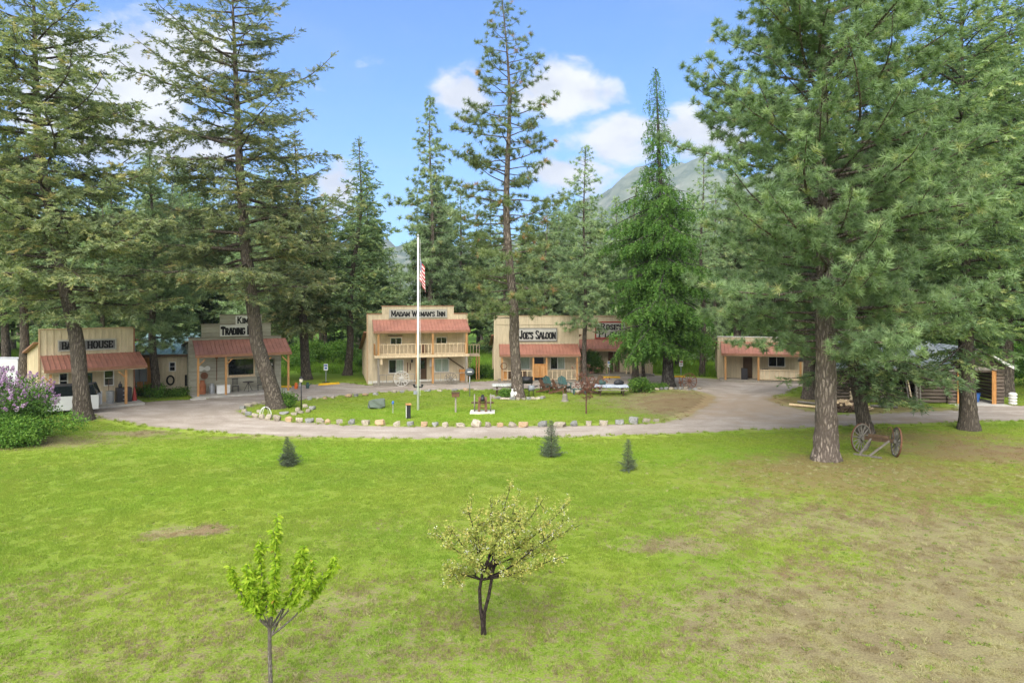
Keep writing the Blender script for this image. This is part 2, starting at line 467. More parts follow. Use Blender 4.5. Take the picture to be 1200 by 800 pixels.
def tubes(paths, k=4):
    """tapered tubes along polylines [(P, R)] -> V, F(quads)"""
    Vs, Fs = [], []; o = 0
    ang = np.arange(k) * 2 * pi / k
    for P, R in paths:
        P = np.asarray(P, float); R = np.asarray(R, float); n = len(P)
        T = unit(np.gradient(P, axis=0))
        ref = np.where(np.abs(T[:, 2:3]) > .9, np.array([[1.0, 0, 0]]), np.array([[0, 0, 1.0]]))
        X = unit(np.cross(T, ref)); Y = np.cross(T, X)
        V = P[:, None] + (X[:, None] * np.cos(ang)[None, :, None] + Y[:, None] * np.sin(ang)[None, :, None]) * R[:, None, None]
        i = np.arange(n - 1)[:, None] * k; j = np.arange(k)[None]
        F = np.stack([i + j, i + (j + 1) % k, i + k + (j + 1) % k, i + k + j], 2).reshape(-1, 4) + o
        Vs.append(V.reshape(-1, 3)); Fs.append(F); o += n * k
    return np.concatenate(Vs), np.concatenate(Fs)
def trunk_mesh(name, axis, z0, H, r0, mat, rng, flare=0.45, k=18, taper=0.85, top_r=0.04, seg=0.7):
    """tapered trunk with root flare and uneven outline; axis(z)->(x,y)"""
    zs = np.unique(np.concatenate([np.linspace(-.25, 1.6, 9), np.arange(1.6, H, seg), [H]]))
    ang = np.arange(k) * 2 * pi / k
    lob = rng.random(k) * .5 + .75
    lob = (lob + np.roll(lob, 1)) / 2
    V = []
    for z in zs:
        t = np.clip(z / H, 0, 1)
        r = max(r0 * (1 - t) ** taper, top_r)
        fl = flare * r0 * np.exp(-max(z, 0) / .55)
        rr = r * (1 + .05 * rng.normal(size=k) * (z < H * .5)) + fl * lob
        c = axis(z)
        V.append(np.stack([c[0] + rr * np.cos(ang), c[1] + rr * np.sin(ang), np.full(k, z)], 1))
    V = np.concatenate(V); n = len(zs)
    i = np.arange(n - 1)[:, None] * k; j = np.arange(k)[None]
    F = np.stack([i + j, i + (j + 1) % k, i + k + (j + 1) % k, i + k + j], 2).reshape(-1, 4)
    return npmesh(name, V, F, mat, smooth=True)

def conifer(kind, H, base, prof, r0, seed, lean=None, density=1.0, nbranch=150, bark='bark_fir', needles='needles_fir', size=1.0, droop=(-.05, -.22), updroop=(.55, -.25), dead=0.0, ntri=18, tuft=.24, start=.15, tufts_per=2.2, latsp=.34, lowdead=0, wid=1.0, asym=(0, 0)):
    """-> (trunk mesh, branch mesh, crown mesh). prof: [(height fraction, radius m)], base: crown base fraction"""
    rng = np.random.default_rng(seed)
    lean = lean or [(0, 0, 0), (H, 0, 0)]
    lz = [p[0] for p in lean]; lx = [p[1] for p in lean]; ly = [p[2] for p in lean]
    wob = rng.normal(size=4) * .12
    def axis(z):
        k = np.clip(z / H, 0, 1)
        return np.array([np.interp(z, lz, lx) + wob[0] * np.sin(3 * k * pi + wob[2] * 9) * min(1, k * 5), np.interp(z, lz, ly) + wob[1] * np.sin(2.5 * k * pi + wob[3] * 9) * min(1, k * 5)])
    tm = trunk_mesh('trunk', axis, 0, H, r0, M[bark], rng)
    pt = [p[0] for p in prof]; pr = [p[1] for p in prof]
    if kind == 'pine':
        tpls = [tpl_tuft(ntri, tuft, .022 * size * wid, rng) for _ in range(5)]
    elif kind == 'larch':
        tpls = [tpl_spray(ntri, .5, .13, .05 * size, rng, .7, .5) for _ in range(5)]
    else:
        tpls = [tpl_spray(ntri, .46, .20, .052 * size * wid, rng, .35, .2) for _ in range(5)]
    paths = []; P_, D_, U_, S_, N_ = [], [], [], [], []
    ts = base + (1 - base) * (np.arange(nbranch) + rng.random(nbranch)) / nbranch
    ts = np.minimum(ts, .995)
    az0 = rng.random() * 6.28
    sect = rng.random(9) * .5 + .75          # uneven crown: long and short sides by azimuth
    for bi, t in enumerate(ts):
        z = t * H
        az = az0 + bi * 2.39996 + rng.normal() * .35
        Rm = np.interp(t, pt, pr) * sect[int((az % 6.2832) / 6.2832 * 9) % 9] * (.72 + .5 * rng.random())
        Rm *= 1 + asym[1] * np.cos(az - asym[0])
        if rng.random() < .06: Rm *= 1.25
        Rm = max(Rm, .18)
        q = (t - base) / (1 - base)
        a = droop[0] * (1 - q) + updroop[0] * q + rng.normal() * .09
        b = droop[1] * (1 - q) + updroop[1] * q + rng.normal() * .06
        tip = .18 if kind != 'larch' else .05
        n = 8
        s = np.linspace(0, 1, n)
        c = axis(z)
        curl = rng.normal() * .22
        azs = az + curl * s
        zz = z + Rm * (a * s + b * s * s + tip * s ** 4) + np.cumsum(rng.normal(size=n) * .02 * Rm) * s
        P = np.stack([c[0] + np.cos(azs) * Rm * s, c[1] + np.sin(azs) * Rm * s, zz], 1)
        P[:, 2] = np.maximum(P[:, 2], .35)
        rb = (.014 + (.011 if kind == 'pine' else .014) * Rm) * (.8 + .5 * r0)
        if q < lowdead: rb *= .8
        paths.append((P, rb * (1 - s * .88)))
        T = unit(np.gradient(P, axis=0))
        isdead = rng.random() < dead or q < lowdead * rng.random() * 2
        sp = latsp / density
        m = max(2, int(Rm * (1 - start) / sp))
        for li in range(m):
            for sg in (-1, 1):
                u = start + (1 - start) * (li + rng.random()) / m
                f = u * (n - 1); i0 = min(int(f), n - 2); fr = f - i0
                p0 = P[i0] * (1 - fr) + P[i0 + 1] * fr
                td = T[i0]
                sd = unit(np.cross(td, [0, 0, 1.0]))
                ang = .85 + .35 * rng.random()
                if kind == 'pine':
                    ld = unit(td * np.cos(ang) + sd * sg * np.sin(ang) + np.array([0, 0, rng.normal() * .28 + .22]))
                    ll = (.16 + .30 * Rm * (1.05 - u) * rng.random()) + .12
                elif kind == 'larch':
                    ld = unit(td * np.cos(ang) + sd * sg * np.sin(ang) + np.array([0, 0, -.45 - .5 * rng.random()]))
                    ll = .22 + .34 * Rm * (1.05 - u) * (.5 + rng.random())
                else:
                    ld = unit(td * np.cos(ang) + sd * sg * np.sin(ang) + np.array([0, 0, -.12 + rng.normal() * .14]))
                    ll = .2 + .36 * Rm * (1.05 - u) * (.5 + .8 * rng.random())
                if isdead and rng.random() < .85:
                    if rng.random() < .5:
                        paths.append((np.stack([p0, p0 + ld * ll * .6 + [0, 0, -.03], p0 + ld * ll + [0, 0, -.1]]), np.array([.012, .009, .004])))
                    continue
                if ll > .45 and rng.random() < .6: paths.append((np.stack([p0, p0 + ld * ll * .5, p0 + ld * ll + [0, 0, -.06 * ll]]), np.array([.013, .010, .005])))
                if kind == 'pine':
                    k = max(1, int(round(tufts_per * (.4 + ll))))
                    uu = 1 - rng.random(k) ** 1.5 * .8
                    uu[0] = 1
                    pp = p0 + ld * (ll * uu)[:, None] + rng.normal(size=(k, 3)) * .07
                    dd = ld[None] * .8 + rng.normal(size=(k, 3)) * .35 + np.array([0, 0, .55])
                else:
                    k = max(1, int(round(ll / .20)))
                    uu = (np.arange(k) + rng.random(k)) / k
                    pp = p0 + ld * (ll * uu)[:, None] + rng.normal(size=(k, 3)) * .035
                    pp[:, 2] -= .10 * ll * uu ** 2
                    dd = ld[None] + rng.normal(size=(k, 3)) * .38
                    if kind == 'larch': dd[:, 2] -= .6
                P_.append(pp); D_.append(dd)
                U_.append(np.tile([0, 0, 1.0], (k, 1)) + rng.normal(size=(k, 3)) * .3)
                S_.append(size * (.75 + .5 * rng.random(k)) * np.clip(.55 + .16 * Rm, .5, 1.1))
                N_.append(np.clip(rng.random(k) * .75 + rng.normal() * .12 + .12, 0, 1))
    # leader shoot
    k = 6; c = axis(H)
    P_.append(np.stack([np.full(k, c[0]), np.full(k, c[1]), H - np.arange(k) * .14], 1)); D_.append(rng.normal(size=(k, 3)) * .5 + [0, 0, 1]); U_.append(rng.normal(size=(k, 3)))
    S_.append(np.full(k, size * .6)); N_.append(rng.random(k))
    V, F, Rn = scatter(tpls, np.concatenate(P_), np.concatenate(D_), np.concatenate(S_), rng, np.concatenate(U_), np.concatenate(N_))
    crown = npmesh('crown', V, F, M[needles], Rn)
    bv, bf = tubes(paths, 4)
    br = npmesh('branches', bv, bf, M[bark], smooth=True)
    return tm, br, crown
TRIS = {}
def tree_thing(name, meshes, loc, rz, label, cat='tree', group=None, scale=1.0):
    root = empty(name, loc, rz, label, cat, group)
    root.scale = (scale,) * 3 if not isinstance(scale, tuple) else scale
    link('trunk', meshes[0], root); link('branches', meshes[1], root); link('crown', meshes[2], root)
    return root

# ------------------------------------------------------------------ the ground
# bare or dry patches of the lawn: (x, y, rx, ry, weight)
def E(px, py, rx, ry, wt):
    g = G(px, py); return (g.x, g.y, rx, ry, wt)
DRY = [(-3, 13.5, 17, 6.0, .34), (0, 21, 16, 3.0, .16), (10.5, 14.0, 9.5, 6.0, .93), E(1150, 640, 6, 6, .78), E(860, 720, 4, 2.5, .62), E(960, 610, 6, 3, .6), E(60, 700, 4.5, 2.2, .34), E(790, 640, 2.6, 1.1, .7), E(420, 705, 2.2, 1.3, .5), E(640, 735, 2.5, 1.1, .40), E(40, 520, 6, 2.2, .75),
       E(215, 622, 1.5, .75, .95), E(830, 474, 8.0, 9.5, 1.1), E(770, 470, 5, 4, .7), E(880, 590, 3, 1.2, .5), E(1190, 530, 5, 4, .6), E(150, 508, 3.5, 1.0, .7), E(720, 468, 5, 3.5, .4), E(470, 772, 1.8, .8, .45), E(330, 512, 9, .9, .4), E(150, 780, 3, .9, .4)]
DUFF = [E(1010, 556, 10.0, 6.0, .85), E(968, 548, 4.5, 3.0, 1.0), E(1060, 590, 6, 3, .6), E(1130, 530, 7, 4.5, .85), E(1070, 512, 8, 3, .8), E(832, 474, 7.5, 9, .9), E(1180, 560, 5, 4, .6), E(1040, 480, 9, 3.0, .95), E(930, 470, 5, 3.5, .85), E(930, 670, 2.2, 1.6, .5), E(607, 466, 2.2, 1.5, .6), E(98, 492, 2.2, 1.6, .7), E(215, 622, 1.2, .6, .7), E(1040, 700, 2.5, 1.5, .4)]
LUSH = [E(500, 530, 26, 3.5, .6), E(250, 580, 10, 4, .4), E(540, 485, 12, 3.5, .8), E(620, 650, 6, 2, .25)]

lg = bpy.data.node_groups.new('lawn_colour', 'ShaderNodeTree')
lg.interface.new_socket('Color', in_out='OUTPUT', socket_type='NodeSocketColor')
lg.interface.new_socket('Dry', in_out='OUTPUT', socket_type='NodeSocketFloat')
t = NT(lg)
go_ = t.new('NodeGroupOutput')
pos = t.new('ShaderNodeNewGeometry').outputs['Position']
pos = t.vmath('MULTIPLY', pos, (1, 1, 0))
wrp = t.new('ShaderNodeTexNoise'); t.link(pos, wrp.inputs['Vector']); wrp.inputs['Scale'].default_value = .5; wrp.inputs['Detail'].default_value = 4
wp = t.vmath('ADD', pos, t.vmath('MULTIPLY', t.vmath('SUBTRACT', wrp.outputs['Color'], (.5, .5, .5)), (3.2, 2.2, 0)))
def field(lst):
    acc = None
    for (x, y, rx, ry, wt) in lst:
        d = t.vmath('MULTIPLY', t.vmath('SUBTRACT', wp, (x, y, 0)), (1 / rx, 1 / ry, 0))
        v = t.smooth(t.vmath('LENGTH', d), 1.25, 0.15, 0, wt)
        acc = v if acc is None else t.math('MAXIMUM', acc, v)
    return acc
nA = t.noise(pos, .16, 3, .5); nB = t.noise(pos, .9, 5, .62); nC = t.noise(pos, 4.5, 5, .65); nD = t.noise(pos, 17, 3, .6)
def cen(v, k): return t.math('MULTIPLY', t.math('SUBTRACT', v, .5), k)
dry = t.math('ADD', t.math('ADD', field(DRY), cen(nB, .8)), t.math('ADD', cen(nC, 1.5), cen(nD, 1.0)))
dry = t.math('ADD', dry, t.math('SUBTRACT', .08, t.math('MULTIPLY', field(LUSH), .55)))
nE = t.noise(pos, 8.5, 3, .6)
dry = t.math('ADD', dry, cen(nE, 1.0))
dryf = t.smooth(dry, .24, .74)
duff = t.smooth(t.math('ADD', field(DUFF), t.math('ADD', cen(nC, 1.1), cen(nB, .9))), .28, .9)
g1 = t.mix(t.smooth(nA, .35, .65), (.185, .28, .032), (.235, .31, .040))
g1 = t.mix(t.smooth(field(LUSH), .1, .7, 0, .6), g1, (.185, .335, .022))
g1 = t.mix(t.smooth(nB, .40, .70, 0, .40), g1, (.29, .335, .055))
g1 = t.mix(t.smooth(nD, .48, .68, 0, .4), g1, (.33, .37, .075))
g1 = t.mix(t.smooth(nC, .52, .75, 0, .15), g1, (.12, .22, .02))
straw = t.mix(t.smooth(nB, .35, .65), (.34, .30, .15), (.25, .195, .115))
straw = t.mix(t.smooth(nD, .5, .7, 0, .6), straw, (.17, .13, .085))
c = t.mix(t.math('MULTIPLY', dryf, .92), g1, straw)
c = t.mix(t.math('MULTIPLY', duff, .72), c, t.mix(nD, (.31, .205, .11), (.22, .15, .085)))
t.link(c, go_.inputs[0]); t.link(t.math('MAXIMUM', dryf, duff), go_.inputs[1])

m = bpy.data.materials.new('lawn'); m.use_nodes = True; M['lawn'] = m
t = NT(m.node_tree); b = t.n['Principled BSDF']
gr = t.new('ShaderNodeGroup'); gr.node_tree = lg
pos = t.new('ShaderNodeNewGeometry').outputs['Position']
fine = t.noise(pos, 26, 4, .7)
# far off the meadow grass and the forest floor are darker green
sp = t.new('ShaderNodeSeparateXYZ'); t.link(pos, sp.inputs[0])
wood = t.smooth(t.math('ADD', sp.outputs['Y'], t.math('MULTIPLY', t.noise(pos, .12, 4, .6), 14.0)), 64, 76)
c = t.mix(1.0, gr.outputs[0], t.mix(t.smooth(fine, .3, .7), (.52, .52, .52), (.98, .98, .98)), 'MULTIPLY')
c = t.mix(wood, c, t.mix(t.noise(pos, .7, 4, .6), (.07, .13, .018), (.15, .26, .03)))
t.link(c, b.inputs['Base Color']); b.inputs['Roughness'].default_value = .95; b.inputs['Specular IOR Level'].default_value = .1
bn = t.new('ShaderNodeBump'); bn.inputs['Strength'].default_value = .7; bn.inputs['Distance'].default_value = .05
t.link(t.math('ADD', t.noise(pos, 9, 4, .7), t.math('MULTIPLY', fine, .5)), bn.inputs['Height']); t.link(bn.outputs[0], b.inputs['Normal'])

m = bpy.data.materials.new('grass_blade'); m.use_nodes = True; M['grass_blade'] = m
t = NT(m.node_tree); b = t.n['Principled BSDF']
gr = t.new('ShaderNodeGroup'); gr.node_tree = lg
a = t.new('ShaderNodeAttribute'); a.attribute_name = 'rnd'
k = t.smooth(a.outputs['Fac'], 0, 1, .95, 1.6)
kc = t.new('ShaderNodeCombineXYZ')
for i in range(3): t.link(k, kc.inputs[i])
c = t.mix(1.0, gr.outputs[0], kc.outputs[0], 'MULTIPLY')
t.link(c, b.inputs['Base Color']); b.inputs['Roughness'].default_value = .6; b.inputs['Specular IOR Level'].default_value = .2
tr = t.new('ShaderNodeBsdfTranslucent'); t.link(c, tr.inputs[0])
mx = t.new('ShaderNodeMixShader'); mx.inputs[0].default_value = .4
t.link(b.outputs[0], mx.inputs[1]); t.link(tr.outputs[0], mx.inputs[2]); t.link(mx.outputs[0], t.n['Material Output'].inputs[0])

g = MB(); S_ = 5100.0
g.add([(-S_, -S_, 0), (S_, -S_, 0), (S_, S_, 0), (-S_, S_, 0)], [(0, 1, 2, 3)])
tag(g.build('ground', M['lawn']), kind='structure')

# gravel drive: the outer outline minus the island of lawn, both read off the photograph on the flat ground
OUT_PX = [(-260, 468), (20, 473), (85, 483), (125, 491), (170, 499), (240, 506), (330, 511.5), (450, 514), (600, 513.5), (750, 510), (900, 503), (1000, 499), (1100, 495.5), (1200, 493), (1420, 489),
          (1420, 473), (1230, 477), (1178, 474), (1172, 468), (1125, 468), (1120, 480), (1040, 484), (985, 486), (950, 482), (915, 475), (900, 468), (925, 460), (944, 452), (944, 446), (842, 444), (800, 441.5),
          (760, 439), (700, 438.5), (681, 444), (580, 446), (550, 447), (430, 451), (405, 448), (372, 450), (338, 452), (330, 459), (235, 467), (160, 471), (130, 475), (45, 478), (-20, 466), (-260, 460)]
ISL_PX = [(281, 481), (296, 488.5), (330, 493), (380, 496.5), (430, 498.5), (500, 499.7), (600, 499.5), (700, 498), (765, 495.5), (795, 491), (815, 484), (832, 474), (838, 465), (822, 459), (795, 456.5), (740, 456), (700, 456), (650, 456),
          (600, 456), (560, 457), (500, 457.5), (450, 460), (400, 464), (370, 467), (340, 471), (300, 475)]
OUT = np.array([G(*p)[:2] for p in OUT_PX]); ISL = np.array([G(*p)[:2] for p in ISL_PX])
def sdf(P, poly):
    """signed distance to a polygon, negative inside"""
    A = poly; B = np.roll(poly, -1, 0)
    d = np.full(len(P), 1e9); ins = np.zeros(len(P), bool)
    for a, b_ in zip(A, B):
        e = b_ - a; w_ = P - a
        k = np.clip((w_ @ e) / (e @ e), 0, 1)
        d = np.minimum(d, np.linalg.norm(w_ - k[:, None] * e, axis=1))
        c1 = (a[1] > P[:, 1]) != (b_[1] > P[:, 1])
        with np.errstate(divide='ignore', invalid='ignore'):
            xi = a[0] + (P[:, 1] - a[1]) / (b_[1] - a[1]) * (b_[0] - a[0])
        ins ^= c1 & (P[:, 0] < xi)
    return np.where(ins, -d, d)
def drive_sdf(P):
    return np.maximum(sdf(P, OUT), -sdf(P, ISL))
cs = .4
gx = np.arange(-56, 50, cs); gy = np.arange(33, 70, cs)
PX, PY = np.meshgrid(gx, gy, indexing='ij')
P2 = np.stack([PX.ravel(), PY.ravel()], 1)
sd = drive_sdf(P2)
nx_, ny_ = PX.shape
i, j = np.meshgrid(np.arange(nx_ - 1), np.arange(ny_ - 1), indexing='ij')
q = np.stack([i * ny_ + j, (i + 1) * ny_ + j, (i + 1) * ny_ + j + 1, i * ny_ + j + 1], 2).reshape(-1, 4)
q = q[sd[q].min(1) < .45]
used, inv = np.unique(q, return_inverse=True)
V = np.concatenate([P2[used], np.full((len(used), 1), .008)], 1)

m = bpy.data.materials.new('gravel'); m.use_nodes = True; M['gravel'] = m
t = NT(m.node_tree); b = t.n['Principled BSDF']
gr = t.new('ShaderNodeGroup'); gr.node_tree = lg
pos = t.new('ShaderNodeNewGeometry').outputs['Position']
a = t.new('ShaderNodeAttribute'); a.attribute_name = 'rnd'
st = t.vmath('MULTIPLY', pos, (.16, 1.3, 1))
grit = t.noise(pos, 34, 3, .7); blot = t.noise(pos, .55, 5, .62); trk = t.noise(st, 1.1, 4, .55)
c = t.mix(t.smooth(blot, .32, .68), (.31, .262, .215), (.43, .372, .32))
c = t.mix(t.smooth(trk, .5, .68, 0, .55), c, (.55, .49, .43))
rut = t.math('SINE', t.math('MULTIPLY', t.math('ADD', a.outputs['Fac'], t.math('MULTIPLY', t.noise(pos, .25, 3, .5), 1.2)), 4.2))
c = t.mix(t.smooth(rut, .2, 1, 0, .38), c, (.29, .245, .205))
c = t.mix(t.smooth(t.noise(pos, 7, 5, .7), .5, .68, 0, .5), c, (.27, .225, .19))
c = t.mix(t.smooth(grit, .48, .68, 0, .8), c, (.17, .14, .115))
c = t.mix(t.smooth(t.noise(pos, 22, 2, .6), .62, .8, 0, .7), c, (.62, .57, .51))
duffm = None
for (x, y, rx, ry, wt) in [E(880, 474, 9.0, 8.0, .72), E(840, 482, 8, 4.5, .66), E(1000, 492, 13, 2.6, .6)]:
    d = t.vmath('MULTIPLY', t.vmath('SUBTRACT', pos, (x, y, 0)), (1 / rx, 1 / ry, 0))
    v = t.smooth(t.vmath('LENGTH', d), 1.2, .2, 0, wt); duffm = v if duffm is None else t.math('MAXIMUM', duffm, v)
duffm = t.smooth(t.math('ADD', duffm, t.math('MULTIPLY', t.math('SUBTRACT', t.noise(pos, .8, 5, .65), .5), 1.5)), .15, .95, 0, .75)
c = t.mix(duffm, c, t.mix(blot, (.34, .235, .15), (.27, .22, .16)))
edge = t.math('ADD', a.outputs['Fac'], t.math('ADD', t.math('MULTIPLY', t.math('SUBTRACT', t.noise(pos, .8, 4, .6), .5), 1.5), t.math('MULTIPLY', t.math('SUBTRACT', t.noise(pos, 5, 4, .7), .5), .9)))
c = t.mix(t.smooth(edge, -.55, .05, 0, .55), c, (.24, .205, .13))
c = t.mix(t.smooth(edge, -.18, .12), c, gr.outputs[0])
t.link(c, b.inputs['Base Color']); b.inputs['Roughness'].default_value = .95; b.inputs['Specular IOR Level'].default_value = .15
bn = t.new('ShaderNodeBump'); bn.inputs['Strength'].default_value = .6; bn.inputs['Distance'].default_value = .03
t.link(t.math('ADD', grit, t.math('MULTIPLY', trk, 2.0)), bn.inputs['Height']); t.link(bn.outputs[0], b.inputs['Normal'])
drv = link('gravel_drive', npmesh('gravel_drive', V, inv.reshape(-1, 4), M['gravel'], sd[used]))
tag(drv, kind='structure')

# far mountain: a height field three kilometres off
m = bpy.data.materials.new('mountain'); m.use_nodes = True; M['mountain'] = m
t = NT(m.node_tree); b = t.n['Principled BSDF']
pos = t.new('ShaderNodeNewGeometry').outputs['Position']
nn = t.noise(pos, .006, 7, .62); n3 = t.noise(pos, .03, 6, .7)
c = t.mix(t.smooth(t.math('ADD', nn, t.math('MULTIPLY', t.math('SUBTRACT', n3, .5), .8)), .40, .60), (.045, .075, .04), (.12, .145, .09))
c = t.mix(t.smooth(t.noise(pos, .012, 6, .65), .55, .7, 0, .5), c, (.28, .26, .23))
t.link(c, b.inputs['Base Color']); b.inputs['Roughness'].default_value = 1; b.inputs['Specular IOR Level'].default_value = 0
U = np.linspace(-1.0, 1.0, 150); D = np.linspace(1500, 4900, 46)
UU, DD = np.meshgrid(U, D, indexing='ij')
rng = np.random.default_rng(5)
def ridge(u):
    return np.interp(u, [-1.2, -.6, -.3, -.2, -.12, -.02, .05, .10, .14, .19, .24, .30, .45, .8, 1.3], [.06, .07, .075, .088, .088, .07, .105, .142, .170, .196, .192, .19, .205, .17, .1])
zz = ridge(UU) * 3300 * np.exp(-((DD - 3300) / 1050) ** 2)
for kx, ky, am in ((34, .0021, 42), (71, .0046, 26), (140, .009, 14), (250, .016, 8)):
    zz += am * np.sin(UU * kx + rng.random() * 6 + 1.5 * np.sin(DD * ky)) * np.sin(DD * ky + rng.random() * 6 + UU * 9) * np.clip(zz / 250, 0, 1)
V = np.stack([UU * DD, DD, np.maximum(zz, 0) - 14], 2).reshape(-1, 3)
i, j = np.meshgrid(np.arange(149), np.arange(45), indexing='ij')
q = np.stack([i * 46 + j, (i + 1) * 46 + j, (i + 1) * 46 + j + 1, i * 46 + j + 1], 2).reshape(-1, 4)
tag(link('mountain', npmesh('mountain', V, q, M['mountain'], smooth=True)), kind='structure')

# thin summer haze over the valley
m = bpy.data.materials.new('haze'); m.use_nodes = True; t = NT(m.node_tree)
for n in list(t.n):
    if n.type == 'BSDF_PRINCIPLED': t.n.remove(n)
pv = t.new('ShaderNodeVolumePrincipled'); pv.inputs['Color'].default_value = (.80, .88, 1.0, 1); pv.inputs['Density'].default_value = .00017; pv.inputs['Anisotropy'].default_value = .2
t.link(pv.outputs[0], t.n['Material Output'].inputs['Volume'])
hz = MB().box(-5200, 5200, -5200, 5200, -16, 720).build('haze', m)
tag(hz, 'thin pale haze in front of the far mountain', 'haze', None, 'stuff')

# ------------------------------------------------------------------ lettering
GL = {
 'A': (.78, [[(0, 0), (.33, 1)], [(.45, 1), (.78, 0)], [(.15, .33), (.63, .33)], [(.33, .97), (.45, .97)]]),
 'B': (.66, [[(.1, 0), (.1, 1)], [(.1, 1), (.48, .97), (.58, .76), (.48, .54), (.1, .52)], [(.48, .54), (.62, .28), (.5, .03), (.1, 0)]]),
 'C': (.66, [[(.62, .78), (.48, .97), (.24, .97), (.08, .72), (.08, .28), (.24, .03), (.48, .03), (.62, .22)]]),
 'D': (.70, [[(.1, 0), (.1, 1)], [(.1, .97), (.42, .97), (.62, .74), (.62, .26), (.42, .03), (.1, .03)]]),
 'E': (.62, [[(.1, 0), (.1, 1)], [(.1, .95), (.57, .95)], [(.1, .5), (.44, .5)], [(.1, .05), (.57, .05)], [(.57, .95), (.57, .76)], [(.57, .05), (.57, .26)]]),
 'G': (.70, [[(.62, .78), (.48, .97), (.24, .97), (.08, .72), (.08, .28), (.24, .03), (.5, .03), (.63, .2), (.63, .46), (.4, .46)]]),
 'H': (.74, [[(.1, 0), (.1, 1)], [(.64, 0), (.64, 1)], [(.1, .5), (.64, .5)]]),
 'I': (.30, [[(.15, 0), (.15, 1)]]),
 'J': (.56, [[(.42, 1), (.42, .25), (.3, .03), (.14, .06), (.06, .28)]]),
 'K': (.74, [[(.1, 0), (.1, 1)], [(.62, 1), (.14, .45)], [(.28, .58), (.66, 0)]]),
 'L': (.58, [[(.1, 0), (.1, 1)], [(.1, .05), (.53, .05)], [(.53, .05), (.53, .3)]]),
 'M': (.92, [[(.1, 0), (.1, 1)], [(.82, 0), (.82, 1)], [(.14, .97), (.46, .2), (.78, .97)]]),
 'N': (.78, [[(.1, 0), (.1, 1)], [(.68, 0), (.68, 1)], [(.12, .97), (.66, .03)]]),
 'O': (.72, [[(.24, .97), (.48, .97), (.64, .72), (.64, .28), (.48, .03), (.24, .03), (.08, .28), (.08, .72), (.24, .97)]]),
 'P': (.66, [[(.1, 0), (.1, 1)], [(.1, .97), (.46, .97), (.59, .74), (.46, .47), (.1, .45)]]),
 'R': (.72, [[(.1, 0), (.1, 1)], [(.1, .97), (.46, .97), (.57, .75), (.46, .52), (.1, .5)], [(.38, .5), (.64, 0)]]),
 'S': (.62, [[(.55, .78), (.44, .97), (.2, .97), (.08, .76), (.18, .57), (.44, .45), (.55, .25), (.43, .03), (.18, .03), (.07, .22)]]),
 'T': (.68, [[(.34, 0), (.34, 1)], [(.04, .95), (.64, .95)], [(.04, .95), (.04, .74)], [(.64, .95), (.64, .74)]]),
 'U': (.74, [[(.1, 1), (.1, .26), (.24, .03), (.5, .03), (.64, .26), (.64, 1)]]),
 'W': (1.0, [[(.04, 1), (.28, 0), (.5, .85), (.72, 0), (.96, 1)]]),
 "'": (.2, [[(.1, 1), (.07, .74)]]), ' ': (.40, [])}
def lettering(parent, text, x0, x1, zc, hcap, y, mat, thick=.17, depth=.018, small=.80):
    """slab-serif small capitals fitted between x0 and x1 on the face y (facing -y)"""
    tot = 0; seq = []; prev = ' '
    for ch in text:
        k = 1.0 if prev == ' ' else small
        wd, st = GL[ch]; seq.append((k, wd, st)); tot += (wd + .10) * k; prev = ch
    tot -= .10
    sx = (x1 - x0) / tot
    mb = MB(); cx = x0; zb = zc - hcap / 2
    def quad(a, b_, th):
        d = Vector((b_[0] - a[0], b_[1] - a[1]))
        if d.length < 1e-6: return
        d.normalize(); n = Vector((-d.y, d.x)) * th / 2; e = d * th * .25
        p = [(a[0] - e.x + n.x, a[1] - e.y + n.y), (a[0] - e.x - n.x, a[1] - e.y - n.y), (b_[0] + e.x - n.x, b_[1] + e.y - n.y), (b_[0] + e.x + n.x, b_[1] + e.y + n.y)]
        mb.hexa([(px, y, pz) for px, pz in p] + [(px, y - depth, pz) for px, pz in p])
    nq = 0
    for (k, wd, st) in seq:
        for pl in st:
            pts = [(cx + u * k * sx, zb + v * k * hcap) for u, v in pl]
            for i in range(len(pts) - 1):
                nq += 1
                horiz = abs(pts[i][1] - pts[i + 1][1]) < .15 * hcap
                quad(pts[i], pts[i + 1], (thick * .62 if horiz else thick) * hcap)
            for (u, v), q in ((pl[0], pts[0]), (pl[-1], pts[-1])):
                if v in (0, 1) and len(pl) < 7:
                    quad((q[0] - .13 * sx * k, q[1] + (.04 if v == 0 else -.04) * hcap), (q[0] + .13 * sx * k, q[1] + (.04 if v == 0 else -.04) * hcap), .09 * hcap)
        cx += (wd + .10) * k * sx
    return mb.build('lettering', mat, parent)

